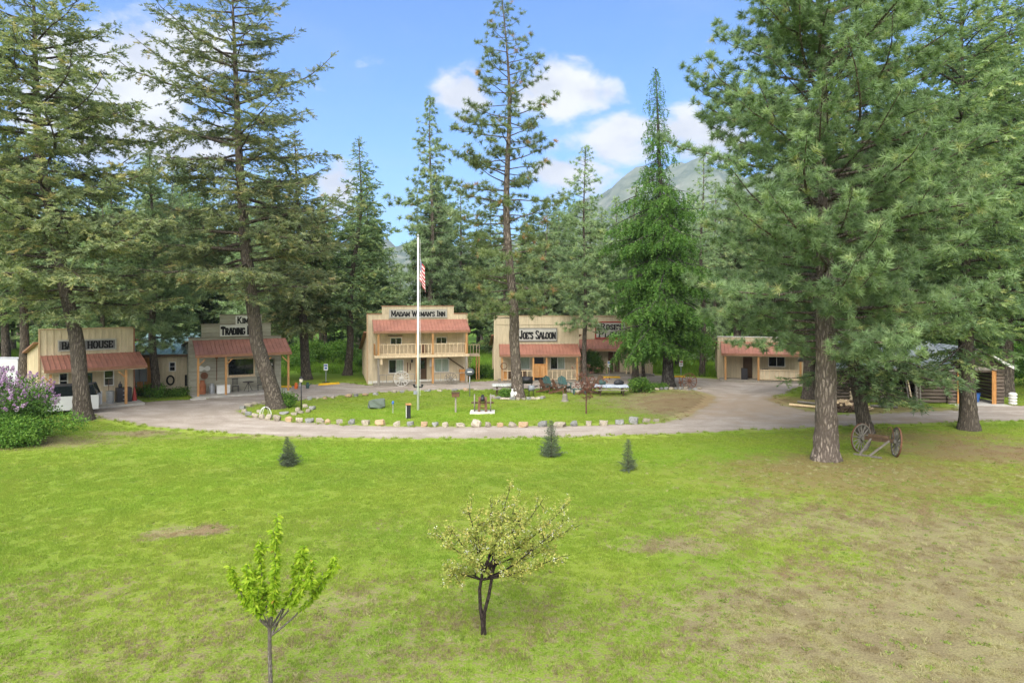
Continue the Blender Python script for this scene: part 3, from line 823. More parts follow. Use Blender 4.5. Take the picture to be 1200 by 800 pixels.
# ------------------------------------------------------------------ building parts (local frame: front face y=0 looking to -y, x to the right)
def wall_holes(name, x0, x1, z0, z1, holes, mat, parent, th=.12, y=0.0):
    xs = sorted({x0, x1, *[min(max(h[k], x0), x1) for h in holes for k in (0, 1)]}); zs = sorted({z0, z1, *[min(max(h[k], z0), z1) for h in holes for k in (2, 3)]})
    mb = MB()
    for a, b_ in zip(xs, xs[1:]):
        run = None
        for c_, d in zip(zs, zs[1:]):
            inside = any(h[0] <= (a + b_) / 2 <= h[1] and h[2] <= (c_ + d) / 2 <= h[3] for h in holes)
            if not inside: run = [c_, d] if run is None else [run[0], d]
            if inside and run: mb.box(a, b_, y, y + th, *run); run = None
        if run: mb.box(a, b_, y, y + th, *run)
    return mb.build(name, mat, parent)
def battens(parent, x0, x1, z0, z1, holes, mat, step=.41, y=0.0, wd=.05):
    n = max(1, int(round((x1 - x0) / step)))
    for i in range(n + 1):
        x = x0 + (x1 - x0) * i / n
        x = min(max(x, x0 + wd / 2 + .004), x1 - wd / 2 - .004)
        segs = [(z0, z1)]
        for h in holes:
            if h[0] - .08 < x < h[1] + .08:
                out = []
                for a, b_ in segs:
                    if h[2] - .07 > a: out.append((a, min(b_, h[2] - .07)))
                    if h[3] + .07 < b_: out.append((max(a, h[3] + .07), b_))
                segs = [s for s in out if s[1] - s[0] > .1]
        for a, b_ in segs: bx('batten', x - wd / 2, x + wd / 2, y - .022, y - .001, a, b_, mat, parent)
def clapboards(parent, x0, x1, z0, z1, holes, mat, step=.19, y=0.0):
    n = int(round((z1 - z0) / step)); st = (z1 - z0) / n
    for i in range(n):
        a, b_ = z0 + i * st, z0 + (i + 1) * st - .012
        segs = [(x0, x1)]
        for h in holes:
            if h[2] - .06 < (a + b_) / 2 < h[3] + .06:
                out = []
                for u, v in segs:
                    if h[0] - .07 > u: out.append((u, min(v, h[0] - .07)))
                    if h[1] + .07 < v: out.append((max(u, h[1] + .07), v))
                segs = [s for s in out if s[1] - s[0] > .08]
        for u, v in segs:
            bx('board', u, v, y - .034, y - .004, a, b_, mat, parent, rot=(radians(3.2), 0, 0))
def window(parent, x0, x1, z0, z1, fmat=None, y=0.0, mull=1, curtain_reflection=None, cross=False, sill=False, fw=.06):
    """framed sliding window: frame > panes, mullion"""
    fmat = fmat or M['white_frame']
    mb = MB()
    mb.box(x0 - fw, x0, y - .045, y + .07, z0 - fw, z1 + fw).box(x1, x1 + fw, y - .045, y + .07, z0 - fw, z1 + fw)
    mb.box(x0, x1, y - .045, y + .07, z0 - fw, z0).box(x0, x1, y - .045, y + .07, z1, z1 + fw)
    f = mb.build('window', fmat, parent)
    n = mull + 1
    for i in range(n):
        a = x0 + (x1 - x0) * i / n; b_ = x0 + (x1 - x0) * (i + 1) / n
        refl = curtain_reflection is not None and i in curtain_reflection  # these panes get a curtain-pale colour with the reflection painted in
        bx('pane', a + .012, b_ - .012, y + .035, y + .05, z0 + .01, z1 - .01, M['window_glass'] if not refl else M['pane_reflection'], f)
        if i: bx('mullion', a - .02, a + .02, y - .02, y + .06, z0, z1, fmat, f)
    if cross: bx('mullion', x0, x1, y - .016, y + .058, (z0 + z1) / 2 - .018, (z0 + z1) / 2 + .018, fmat, f)
    if sill: bx('sill', x0 - fw - .05, x1 + fw + .05, y - .11, y - .046, z0 - fw - .05, z0 - fw, fmat, f)
    return f
pmat('pane_reflection', (.30, .36, .30), .12, .6, .3, 1.2, (5, 1, .6), 0, obj_var=.2)  # pale green reflection of the surroundings put into the pane colour
def metal_roof(parent, x0, x1, y0, y1, z0, z1, mat, name='porch_roof', th=.05, rib=.28, fascia=None):
    """standing-seam sheet from (y0,z0) high edge to (y1,z1) low edge, with ribs"""
    mb = MB()
    mb.hexa([(x0, y1, z1 - th), (x1, y1, z1 - th), (x1, y0, z0 - th), (x0, y0, z0 - th), (x0, y1, z1), (x1, y1, z1), (x1, y0, z0), (x0, y0, z0)])
    n = int((x1 - x0) / rib)
    L = hypot(y1 - y0, z1 - z0); ny, nz = -(z1 - z0) / L * (1 if y1 > y0 else -1), abs(y1 - y0) / L
    for i in range(n + 1):
        x = x0 + .03 + (x1 - x0 - .06) * i / n
        e = .045
        mb.hexa([(x - .02, y1, z1), (x + .02, y1, z1), (x + .02, y0, z0), (x - .02, y0, z0), (x - .012, y1 + ny * e * 0, z1 + e), (x + .012, y1, z1 + e), (x + .012, y0, z0 + e), (x - .012, y0, z0 + e)])
    r = mb.build(name, mat, parent)
    if fascia:
        bx('fascia', x0 - .012, x1 + .012, y1 - .03 if y1 < y0 else y1, y1 if y1 < y0 else y1 + .03, z1 - .20, z1 - .012, fascia, r)
    return r
def railing(parent, x0, x1, y, z0, z1, mat, step=.36, bw=.045):
    bx('rail', x0, x1, y - .045, y + .045, z1 - .05, z1, mat, parent)
    bx('rail', x0, x1, y - .03, y + .03, z0 + .08, z0 + .13, mat, parent)
    n = max(1, int(round((x1 - x0) / step)))
    for i in range(n + 1):
        x = min(max(x0 + (x1 - x0) * i / n, x0 + bw / 2), x1 - bw / 2)
        bx('baluster', x - bw / 2, x + bw / 2, y - bw / 2, y + bw / 2, z0 + .13, z1 - .05, mat, parent)
def brace(parent, x, y, z, sx, mat):
    MB().bar((x + sx * .05, y, z - .50), (x + sx * .45, y, z - .08), .07, .07, (0, 1, 0)).build('brace', mat, parent)
def gable_shell(parent, x0, x1, y0, y1, zf, zb, mat, roofmat, over=.25, roof_name='roof', y_r=None, bat=True):
    """side walls and back wall under a roof that falls from the front (zf) to the back (zb)"""
    y_r = y0 if y_r is None else y_r
    for k, x in enumerate((x0, x1)):
        a, b_ = (x, x + .12) if k == 0 else (x - .12, x)
        MB().hexa([(a, y0, 0), (b_, y0, 0), (b_, y1, 0), (a, y1, 0), (a, y0, zf), (b_, y0, zf), (b_, y1, zb), (a, y1, zb)]).build('side_wall', mat, parent)
        if bat:
            n = int((y1 - y0) / .42)
            for i in range(1, n):
                yy = y0 + (y1 - y0) * i / n; zt = zf + (zb - zf) * i / n - .02
                xa = a - .021 if k == 0 else b_ + .001
                bx('batten', xa, xa + .02, yy - .025, yy + .025, .1, round(zt, 2), mat, parent)
    bx('back_wall', x0 + .12, x1 - .12, y1 - .12, y1 - .001, 0, zb - .01, mat, parent)
    mb = MB(); sl = (zb - zf) / (y1 - y0)
    ya, yb = y_r, y1 + .4
    za, zb_ = zf + sl * (ya - y0) + .02, zf + sl * (yb - y0) + .02
    mb.hexa([(x0 - over, ya, za), (x1 + over, ya, za), (x1 + over, yb, zb_), (x0 - over, yb, zb_), (x0 - over, ya, za + .1), (x1 + over, ya, za + .1), (x1 + over, yb, zb_ + .1), (x0 - over, yb, zb_ + .1)])
    return mb.build(roof_name, roofmat, parent)

# ---- two-storey inn
TH = radians(15)
inn_c = (at(429.4, 57.0) + at(548.7, 59.2)) / 2
inn = empty('inn_building', inn_c, TH, "two-storey tan false-front inn with balcony, its grey sign reading Madam Woman's Inn", 'building')
W2 = 4.25
T = M['tan_board']
hol = [(-2.30, -1.45, 3.30, 3.82), (1.55, 2.40, 3.30, 3.82), (-2.45, -1.30, .92, 1.98), (1.45, 2.60, .92, 1.98), (.02, .72, .12, 2.15)]
wall_holes('front_wall', -W2, W2, 0, 5.85, hol, T, inn)
bx('parapet', -3.05, 3.05, 0, .12, 5.852, 6.50, T, inn)
battens(inn, -W2, W2, .02, 5.84, hol, T, .43)
battens(inn, -3.05, 3.05, 5.86, 6.49, [], T, .43)
for (a, b_, z) in ((-W2 - .03, -3.05, 5.852), (3.05, W2 + .03, 5.852), (-3.09, 3.09, 6.502)): bx('parapet_cap', a, b_, -.05, .17, z, z + .06, M['rust_trim'], inn)
for x in (-W2, W2): bx('corner_trim', x - .06, x + .06, -.045, -.023, .02, 5.84, M['tan_trim'], inn)
gable_shell(inn, -W2 + .002, W2 - .002, .122, 9.2, 4.3, 2.35, T, M['rust_trim'], .30)
bx('foundation', -W2 - .05, W2 + .05, -.02, .1, -.05, .28, M['pale_concrete'], inn)
window(inn, *hol[0], mull=1); window(inn, *hol[1], mull=1)
window(inn, *hol[2], mull=1, curtain_reflection=(1,)); window(inn, *hol[3], mull=1, curtain_reflection=(0, 1))
d = bx('door', .04, .70, .03, .07, .12, 2.14, M['dark_wood'], inn); bx('door_window', .18, .56, .018, .029, 1.2, 1.9, M['window_glass'], inn)
sg = bx('sign', -2.42, 2.42, -.075, -.03, 5.55, 6.22, M['sign_grey'], inn)
sg.parent = None; sg.parent = inn
fr = MB()
for (a, b_, c_, d_) in ((-2.46, 2.46, 6.16, 6.25), (-2.46, 2.46, 5.52, 5.61), (-2.46, -2.38, 5.61, 6.16), (2.38, 2.46, 5.61, 6.16)): fr.box(a, b_, -.10, -.076, c_, d_)
fo = fr.build('sign_frame', M['sign_pale'], inn)
def sub(o, par):
    """make o a child of par while it keeps its place in the building"""
    o.location = Vector(o.location) - Vector(par.location); o.parent = par; return o
sub(fo, sg)
sp_ = bx('sign_face', -2.38, 2.38, -.084, -.0755, 5.61, 6.16, M['sign_pale'], inn); sub(sp_, sg)
lt = lettering(inn, "MADAM WOMAN'S INN", -2.28, 2.28, 5.885, .46, -.085, M['ink'], .2); sub(lt, sg)
PD = 1.75
metal_roof(inn, -3.85, 4.15, -.02, -PD, 5.38, 4.52, M['red_metal'], fascia=M['rust_trim'])
bx('ceiling_board', -3.75, 4.05, -PD + .06, -.03, 4.28, 4.32, T, inn)
bx('balcony_deck', -3.75, 4.05, -PD + .05, -.025, 2.40, 2.50, M['pale_wood'], inn)
bx('balcony_beam', -3.78, 4.08, -PD - .0, -PD + .048, 2.30, 2.52, M['pale_wood'], inn)
for x in (-3.45, -.33, 1.0, 3.85):
    bx('post', x - .08, x + .08, -PD + .06, -PD + .22, 2.505, 4.279, M['fir_post'], inn)
    bx('post', x - .08, x + .08, -PD + .06, -PD + .22, .10, 2.399, M['grey_wood'] if abs(x) > 3 else M['fir_post'], inn)
for a, b_ in ((-3.37, -.41), (-.25, .92), (1.08, 3.77)): railing(inn, a, b_, -PD + .13, 2.5, 3.42, M['pale_wood'], .33)
for x in (-3.72, 3.98):
    bx('balcony_end_board', x - .03, x + .03, -PD + .26, -.2, 2.52, 3.42, M['orange_wood'], inn)
bx('porch_floor', -3.8, 4.1, -PD - .1, -.025, 0.0, .10, M['grey_wood'], inn)
railing(inn, -3.37, -.5, -PD + .13, .1, .95, M['grey_wood'], .55); railing(inn, 1.1, 3.77, -PD + .13, .1, .95, M['grey_wood'], .55)
bx('wall_lantern', -.62, -.48, -.16, -.025, 1.75, 2.0, M['black_metal'], inn)
bx('notice_board', .95, 1.35, -.06, -.024, 1.35, 1.95, M['white_frame'], inn)
bx('bench_box', 3.35, 3.85, -1.35, -.85, .105, 1.15, M['orange_wood'], inn)
MB().bar((2.5, -.3, 2.1), (3.9, -.3, 1.15), .09, .05, (0, 1, 0)).build('leaning_pole', M['dark_wood'], inn)
for (x, z0, z1) in ((-.95, .9, 1.75), (-.72, 1.1, 1.7)): bx('hanging_tool', x, x + .07, -.07, -.024, z0, z1, M['rust_iron'], inn)
bx('wall_plank', -2.55, -1.35, -.06, -.024, 4.0, 4.08, M['dark_wood'], inn)
for x in (-.05, .35): bx('chair_back', x - .17, x + .17, -.95, -.9, 2.52, 3.3, M['brown_paint'], inn)
bx('hanging_sign', -3.3, -3.12, -PD + .12, -PD + .15, 1.75, 2.25, M['pale_wood'], inn)
# side landing with steps on the right
ld = bx('side_landing', W2 + .08, W2 + 1.25, .6, 2.4, 2.10, 2.22, M['pale_wood'], inn)
for x in (W2 + .16, W2 + .95, W2 + 1.17):
    bx('post', x - .05, x + .05, .62, .72, 0, 2.099, M['fir_post'], inn)
railing(inn, W2 + .12, W2 + 1.22, .66, 2.22, 3.15, M['pale_wood'], .25)
for i in range(9):
    bx('step', W2 + .25, W2 + 1.05, 2.45 + i * .27, 2.75 + i * .27, 1.92 - i * .22, 1.98 - i * .22, M['pale_wood'], inn)
MB().bar((W2 + .22, 2.4, 2.0), (W2 + .22, 5.0, .05), .05, .25, (1, 0, 0)).build('stringer', M['pale_wood'], inn)

# ---- saloon
joe_c = at(628.8, 60.0)
joe = empty('saloon_building', joe_c, radians(3), "single-storey tan false-front with swing doors, its sign reading Joe's Saloon", 'building')
W2 = 3.69
hol = [(-1.45, -.62, 1.0, 2.0), (1.25, 2.45, 1.0, 2.1), (-.30, .62, .15, 2.15)]
wall_holes('front_wall', -W2, W2, 0, 5.62, hol, T, joe)
battens(joe, -W2, W2, .02, 5.61, hol, T, .40)
bx('parapet_cap', -W2 - .04, W2 + .04, -.05, .17, 5.622, 5.68, M['tan_trim'], joe)
bx('trim_band', -W2, W2, -.04, -.0225, 4.88, 4.93, T, joe)
for x in (-W2, W2): bx('corner_trim', x - .06, x + .06, -.047, -.0235, .02, 5.61, M['tan_board'], joe)
gable_shell(joe, -W2 + .002, W2 - .002, .122, 8.5, 3.9, 2.5, T, M['rust_trim'], .3)
window(joe, *hol[0], mull=0, curtain_reflection=(0,)); window(joe, *hol[1], mull=1, curtain_reflection=(1,))
bx('door', -.28, .60, .05, .09, .15, 2.14, M['black_metal'], joe)
sg = bx('sign', -1.66, 1.82, -.08, -.042, 3.40, 4.58, M['sign_grey'], joe)
sub(bx('sign_face', -1.58, 1.74, -.088, -.0805, 3.48, 4.50, M['sign_pale'], joe), sg)
sub(lettering(joe, "JOE'S SALOON", -1.50, 1.66, 3.99, .72, -.089, M['ink'], .17), sg)
metal_roof(joe, -3.32, 3.65, -.045, -1.75, 3.18, 2.40, M['red_metal'], fascia=M['rust_trim'])
bx('ceiling_board', -3.2, 3.5, -1.69, -.045, 2.14, 2.18, T, joe)
bx('porch_floor', -3.4, 3.6, -1.85, -.045, 0, .15, M['grey_wood'], joe)
for x in (-3.1, -.42, .72, 3.35): bx('post', x - .07, x + .07, -1.66, -1.52, .155, 2.139, M['fir_post'], joe)
railing(joe, -3.02, -.5, -1.58, .15, 1.02, M['pale_wood'], .42); railing(joe, .8, 3.27, -1.58, .15, 1.02, M['pale_wood'], .42)
bx('end_board', -3.03, -2.68, -1.50, -1.46, .16, 1.05, M['orange_wood'], joe)
for a, b_ in ((-.34, .145), (.155, .64)):
    s = bx('swing_door', a, b_, -1.62, -1.57, .42, 1.58, M['orange_wood'], joe)
    sub(bx('panel', a + .08, b_ - .08, -1.64, -1.6205, .55, 1.42, M['fir_post'], joe), s)
bx('door_mat_box', -.22, .5, -1.35, -.9, .155, .45, M['black_plastic'], joe)
wr = MB()
for i in range(14):
    a = 2 * pi * i / 14; b_ = 2 * pi * (i + 1) / 14
    wr.cyl((.92 + .15 * cos(a), -.07, 1.7 + .15 * sin(a)), (.92 + .15 * cos(b_), -.07, 1.7 + .15 * sin(b_)), .04, n=5)
wr.build('wreath', M['pale_wood'], joe)
for x in (-2.35, -1.2): bx('porch_chair', x - .2, x + .2, -.95, -.55, .155, .95, M['dark_wood'], joe)
wr = MB()
for i in range(14):
    a = 2 * pi * i / 14; b_ = 2 * pi * (i + 1) / 14
    wr.cyl((-2.95 + .27 * cos(a), -1.72, 1.42 + .27 * sin(a)), (-2.95 + .27 * cos(b_), -1.72, 1.42 + .27 * sin(b_)), .035, n=5)
wr.build('hanging_horse_collar', M['brown_paint'], joe)

# ---- place with red-framed sign, set back
ro_c = at(720, 65.0)
ro = empty('guest_building', ro_c, radians(-3), "tan false-front building partly behind trees, its red-framed sign reading Rose's Place", 'building')
W2 = 3.55
hol = [(-3.2, -1.95, 1.15, 2.25), (1.45, 2.35, 1.15, 2.25), (-.60, -.1, .2, 2.25), (.0, .5, .2, 2.25)]
wall_holes('front_wall', -W2, W2, 0, 5.5, hol, T, ro)
battens(ro, -W2, W2, .02, 5.49, hol, T, .42)
bx('parapet_cap', -W2 - .04, W2 + .04, -.05, .17, 5.502, 5.56, M['tan_trim'], ro)
gable_shell(ro, -W2 + .002, W2 - .002, .122, 8.5, 3.9, 2.5, T, M['rust_trim'], .3)
window(ro, *hol[0], mull=1, curtain_reflection=(1,)); window(ro, *hol[1], mull=1)
bx('door', -.58, -.12, .04, .08, .2, 2.24, M['brown_paint'], ro); bx('door', .02, .48, .04, .08, .2, 2.24, M['dark_wood'], ro)
sg = bx('sign', -1.85, 1.15, -.08, -.025, 3.35, 5.0, M['sign_red'], ro)
sub(bx('sign_face', -1.72, 1.02, -.088, -.0805, 3.48, 4.87, M['sign_pale'], ro), sg)
sub(lettering(ro, "ROSE'S", -1.3, .75, 4.52, .58, -.089, M['ink'], .19), sg)
sub(lettering(ro, "PLACE", -1.5, .85, 3.82, .58, -.089, M['ink'], .19), sg)
metal_roof(ro, -3.6, 3.5, -.045, -1.8, 3.3, 2.52, M['red_metal'], fascia=M['rust_trim'])
bx('ceiling_board', -3.5, 3.4, -1.75, -.045, 2.26, 2.30, T, ro)
bx('porch_floor', -3.6, 3.5, -1.9, -.045, 0, .2, M['grey_wood'], ro)
for x in (-3.4, .95, 1.35, 3.3): bx('post', x - .06, x + .06, -1.7, -1.58, .205, 2.259, M['pale_wood'], ro)
railing(ro, -3.3, -.75, -1.64, .2, 1.1, M['pale_wood'], .38); railing(ro, 1.42, 3.24, -1.64, .2, 1.1, M['pale_wood'], .38)
for x in (-2.0, -1.4): bx('porch_chair', x - .22, x + .22, -1.1, -.7, .205, 1.05, M['brown_paint'], ro)
bx('hanging_board', 2.6, 3.1, -.07, -.025, 1.2, 2.1, M['orange_wood'], ro)

# ---- right-hand cabin
cb_c = (at(842, 61.0) + at(943, 59.1)) / 2
cb = empty('guest_cabin', cb_c, radians(-15), "low tan cabin with red porch roof half hidden behind the big pine", 'building')
W2 = 3.65
hol = [(.65, 1.95, 1.25, 2.05), (-1.5, -.7, .15, 2.1)]
wall_holes('front_wall', -W2, W2, 0, 3.75, hol, T, cb)
battens(cb, -W2, W2, .02, 3.74, hol, T, .42)
bx('parapet_cap', -W2 - .04, W2 + .04, -.05, .17, 3.752, 3.81, M['white_frame'], cb)
gable_shell(cb, -W2 + .002, W2 - .002, .122, 7.5, 3.2, 2.4, T, M['rust_trim'], .3)
window(cb, *hol[0], mull=1); window(cb, .66 - .75, .66 - .35, 1.3, 1.9, mull=0) if False else None
bx('door', -1.48, -.72, .04, .08, .15, 2.09, M['dark_wood'], cb)
metal_roof(cb, -3.4, 3.5, -.045, -1.9, 3.35, 2.45, M['red_metal'], fascia=M['rust_trim'])
bx('porch_floor', -3.5, 3.6, -2.0, -.045, 0, .14, M['grey_wood'], cb)
bx('ceiling_board', -3.3, 3.4, -1.85, -.045, 2.19, 2.23, T, cb)
for x in (-3.05, -.35, 3.0): bx('post', x - .08, x + .08, -1.8, -1.64, .145, 2.189, M['fir_post'], cb)
railing(cb, -.25, 2.9, -1.72, .14, 1.1, M['pale_wood'], .42)
bx('railing_board', -.2, 2.85, -1.68, -1.66, .28, 1.04, T, cb)
for x in (-1.45, .25): bx('porch_chair', x - .25, x + .25, -1.2, -.75, .145, 1.1, M['black_metal'], cb)

# ---- trading post
R_ = at(329, 53.5); L_ = at(221, 50.2)
km = empty('trading_post_building', (R_ + L_) / 2, atan2(R_.y - L_.y, R_.x - L_.x), "grey clapboard shop with stepped front and red porch roof, its sign reading Kim's Trading Post", 'building')
W2 = (R_ - L_).length / 2
SG = M['sage_board']
hol = [(-.55, 1.25, 1.35, 2.55), (2.15, 2.75, 1.25, 2.45)]
wall_holes('front_wall', -W2, W2, 0, 4.25, hol, SG, km)
bx('parapet', -W2 + .85, W2 - .75, 0, .12, 4.252, 5.2, SG, km); bx('parapet', -1.15, 1.85, 0, .12, 5.202, 5.88, SG, km)
clapboards(km, -W2 + .07, W2 - .07, .05, 4.22, hol, SG, .2); clapboards(km, -W2 + .87, W2 - .77, 4.26, 5.19, [], SG, .19); clapboards(km, -1.13, 1.83, 5.21, 5.87, [], SG, .17)
for (a, b_, z) in ((-W2 - .03, W2 + .03, 4.2), (-W2 + .82, W2 - .72, 5.2), (-1.2, 1.9, 5.88)): bx('parapet_cap', a, b_, -.075, .17, z + .003, z + .06, M['sage_trim'], km)
for x in (-W2 + .05, W2 - .05): bx('corner_trim', x - .06, x + .06, -.062, -.036, .05, 4.19, SG, km)
gable_shell(km, -W2 + .002, W2 - .002, .122, 9, 3.9, 2.6, SG, M['sage_trim'], .25, bat=False)
window(km, *hol[0], fmat=M['pale_wood'], mull=0, sill=True, fw=.11)
bx('door', 2.17, 2.73, .02, .06, .2, 2.44, M['brown_paint'], km) if False else None
f2 = window(km, *hol[1], fmat=M['sage_trim'], mull=0)
sub(lettering(km, "T", 2.3, 2.6, 1.85, .5, .03, M['sign_white'], .24), f2)
sg = bx('sign', -1.15, 1.85, -.09, -.045, 4.30, 5.15, M['sign_white'], km)
sub(lettering(km, "TRADING POST", -1.06, 1.76, 4.725, .62, -.091, M['ink'], .19), sg)
sg2 = bx('sign', -.05, 1.32, -.09, -.045, 5.17, 5.84, M['sign_white'], km)
sub(lettering(km, "KIM'S", .08, 1.2, 5.5, .48, -.091, M['ink'], .19), sg2)
metal_roof(km, -W2 + .25, W2 + .35, -.05, -2.2, 4.05, 3.12, M['red_metal'], fascia=M['rust_trim'])
for x in (-W2 + .45, -.98, 1.75, W2 + .15):
    bx('post', x - .07, x + .07, -2.05, -1.91, .16, 2.9, M['fir_post'], km)
    brace(km, x, -1.98, 2.86, 1 if x < 3 else -1, M['fir_post'])
bx('porch_beam', -W2 + .3, W2 + .3, -2.06, -1.9, 2.902, 3.05, M['fir_post'], km)
bx('porch_floor', -W2 + .1, W2 + .35, -2.25, -.05, 0, .155, M['concrete'], km)
bx('step', -W2 - .1, -W2 + .9, -2.7, -2.26, 0, .09, M['concrete'], km)
# on the porch wall
def simple(name, label, cat, mb, mat, loc, rz=0, group=None, smooth=False):
    o = mb.build(name, mat, None, smooth); o.location = loc; o.rotation_euler = (0, 0, rz); return tag(o, label, cat, group)
def on(b_, x, y, z):
    return b_.matrix_world @ Vector((x, y, z)) if False else Vector(b_.location) + Matrix.Rotation(b_.rotation_euler.z, 3, 'Z') @ Vector((x, y, z))
kz = km.rotation_euler.z
wp_ = MB()
for i in range(2): wp_.add([(x, y, z) for (x, y, z) in [(-.35, 0, -.2), (.35, 0, -.2), (.35, 0, .2), (-.35, 0, .2)]], []) if False else None
wp_.box(-.40, .40, -.04, 0, -.09, .09).cyl((-.22, -.05, 0), (-.22, 0, 0), .19, n=14).cyl((.22, -.05, 0), (.22, 0, 0), .19, n=14)
simple('wall_ornament', 'white oval plaque with two round ends hung on the grey shop wall', 'ornament', wp_, M['sign_white'], on(km, -W2 + 1.05, -.045, 1.95), kz)
ws = MB(); ws.lathe([(.05, -.02), (.26, -.02), (.26, .03), (.05, .03)], 16)
o = simple('wall_ornament', 'rusty round plaque under the white oval plaque on the shop wall', 'ornament', ws, M['rust_iron'], on(km, -W2 + 1.05, -.07, 1.42), 0); o.rotation_euler = (radians(90), 0, kz)
mk = MB(); mk.lathe([(.24, 0), (.25, .62), (.17, .82), (.15, .92), (.2, 1.0)], 16)
simple('milk_can', 'tall rust-red milk can on the shop porch', 'milk can', mk, M['rust_tank'], on(km, -W2 + .85, -.75, .157), kz)
mk = MB(); mk.lathe([(.2, 0), (.21, .5), (.14, .62), (.15, .72)], 16)
simple('milk_can', 'smaller grey milk can beside the white box on the shop porch', 'milk can', mk, M['galvanised'], on(km, -W2 + 1.5, -.7, .157), kz)
simple('storage_box', 'white box sitting low on the shop porch between two posts', 'box', MB().box(-.45, .45, -.25, .25, 0, .55).box(-.47, .47, -.27, .27, .55, .6), M['white_plastic'], on(km, -W2 + 2.25, -.9, .157), kz)
simple('long_tool', 'long-handled rusty tool hanging on the shop wall', 'tool', MB().box(-.025, .025, -.03, 0, -.9, .75).box(-.1, .1, -.035, 0, .75, .85), M['rust_iron'], on(km, -W2 + 1.9, -.045, 1.9), kz)
def iron_chair(loc, rz, label):
    e = empty('metal_chair', loc, rz, label, 'chair', 'iron chairs on the shop porch')
    bx('seat', -.22, .22, -.22, .22, .42, .45, M['black_metal'], e)
    mb = MB()
    for i in range(5): mb.box(-.2 + i * .09, -.16 + i * .09, .19, .21, .5, .95)
    mb.box(-.22, .22, .185, .215, .95, 1.0)
    mb.build('backrest', M['black_metal'], e)
    for sx in (-1, 1):
        for sy in (-1, 1): bx('leg', sx * .2 - .015, sx * .2 + .015, sy * .2 - .015, sy * .2 + .015, 0, .42, M['black_metal'], e)
iron_chair(on(km, -.15, -.7, .157), kz, 'black iron chair left of the small table under the shop window')
iron_chair(on(km, 1.65, -.7, .157), kz, 'black iron chair right of the small table under the shop window')
tb = empty('metal_table', on(km, .75, -.75, .157), kz, 'small round iron table under the shop window', 'table')
MB().lathe([(.4, .68), (.4, .71)], 18).build('table_top', M['black_metal'], tb)
for a in range(3):
    an = a * 2.094 + .4; MB().bar((0, 0, .67), (.34 * cos(an), .34 * sin(an), 0), .03, .03).build('leg', M['black_metal'], tb)

# ---- shed with teal metal roof between the bath house and the shop
sd_l = at(160, 50.5); sd_r = at(219, 51.5)
sh = empty('tool_shed', (sd_l + sd_r) / 2, radians(12), 'board shed with pale teal metal roof beside the grey shop', 'shed')
W2 = 2.05
wall_holes('front_wall', -W2, W2, 0, 3.05, [(.55, .9, 1.75, 2.35)], T, sh)
n = 12
for i in range(n):
    x0 = -W2 + .01 + 2 * W2 * i / n; x1 = x0 + 2 * W2 / n - .02
    bx('plank', x0, x1, -.03, -.002, .02, 3.04 if not (x0 < .9 and x1 > .5) else 1.72, M['orange_wood'] if i < 4 else M['tan_board'], sh)
window(sh, .55, .9, 1.75, 2.35, mull=0, cross=True, y=-.03)
for x in (-W2, W2 - .1): bx('side_wall', x, x + .1, .122, 5, 0, 3.0, M['orange_wood'], sh)
bx('back_wall', -W2 + .1, W2 - .1, 4.88, 5, 0, 3.0, M['orange_wood'], sh)
metal_roof(sh, -W2 - .45, W2 + .35, 5.2, -.55, 4.3, 3.02, M['teal_metal'], name='roof', fascia=M['dark_wood'], rib=.4)
for k, x in enumerate((-1.72, -1.22)):
    o = bx('meter_box', -.22, .22, -.16, 0, 0, 1.1, M['grey_box']); o.location = on(sh, x, -.115, 1.45 + .1); o.rotation_euler = (0, 0, radians(12))
    tag(o, ('left' if k == 0 else 'right') + ' of the two grey electrical boxes on the orange shed wall', 'electrical box', 'electrical boxes on the shed')
    bx('conduit', -.03, .03, -.05, .03, -1.0, -.552, M['grey_box'], o)
co = MB()
for r in range(5):
    for i in range(14):
        a = 2 * pi * i / 14; b_ = 2 * pi * (i + 1) / 14; q = .30 + .03 * (r % 3)
        co.cyl((q * cos(a) * .75, -.04 * r, q * sin(a)), (q * cos(b_) * .75, -.04 * r, q * sin(b_)), .03, n=5)
simple('hose_coil', 'black coil of hose hung on the board shed wall', 'hose', co, M['rubber'], on(sh, .62, -.07, 1.05), radians(12))
simple('hanging_harness', 'narrow black strap hung on the shed wall next to the hose coil', 'strap', MB().box(-.08, .08, -.06, 0, -.42, .42).box(-.05, .05, -.1, -.06, -.3, .2), M['rubber'], on(sh, 1.68, -.035, 1.0), radians(12))

# ---- bath house
R_ = at(157, 47.5); L_ = at(45.8, 44.0)
bh = empty('bath_house_building', (R_ + L_) / 2, atan2(R_.y - L_.y, R_.x - L_.x), 'tan false-front building at the left with red porch roof, its sign reading Bath House', 'building')
W2 = (R_ - L_).length / 2
hol = [(-1.6, -1.2, 1.25, 2.2), (.95, 1.45, 1.25, 2.2), (-.35, .25, .15, 2.15)]
wall_holes('front_wall', -W2, W2, 0, 5.1, hol, T, bh)
battens(bh, -W2, W2, .02, 5.09, hol, M['tan_board'], .40)
bx('parapet_cap', -W2 - .04, W2 + .04, -.05, .17, 5.102, 5.16, M['tan_trim'], bh)
for x in (-W2, W2): bx('corner_trim', x - .05, x + .05, -.045, -.0235, .02, 5.09, M['rust_trim'] if x > 0 else M['tan_trim'], bh)
gable_shell(bh, -W2 + .002, W2 - .002, .122, 8.0, 4.2, 3.1, T, M['rust_trim'], .3)
window(bh, *hol[0], mull=0, cross=True); window(bh, *hol[1], mull=0, cross=True)
bx('door', -.33, .23, .04, .08, .15, 2.14, M['teal_paint'], bh); bx('door_window', -.25, .15, .025, .039, .9, 2.0, M['window_glass'], bh)
sg = bx('sign', -1.68, 1.60, -.075, -.03, 3.68, 4.38, M['sign_grey'], bh)
fr = MB()
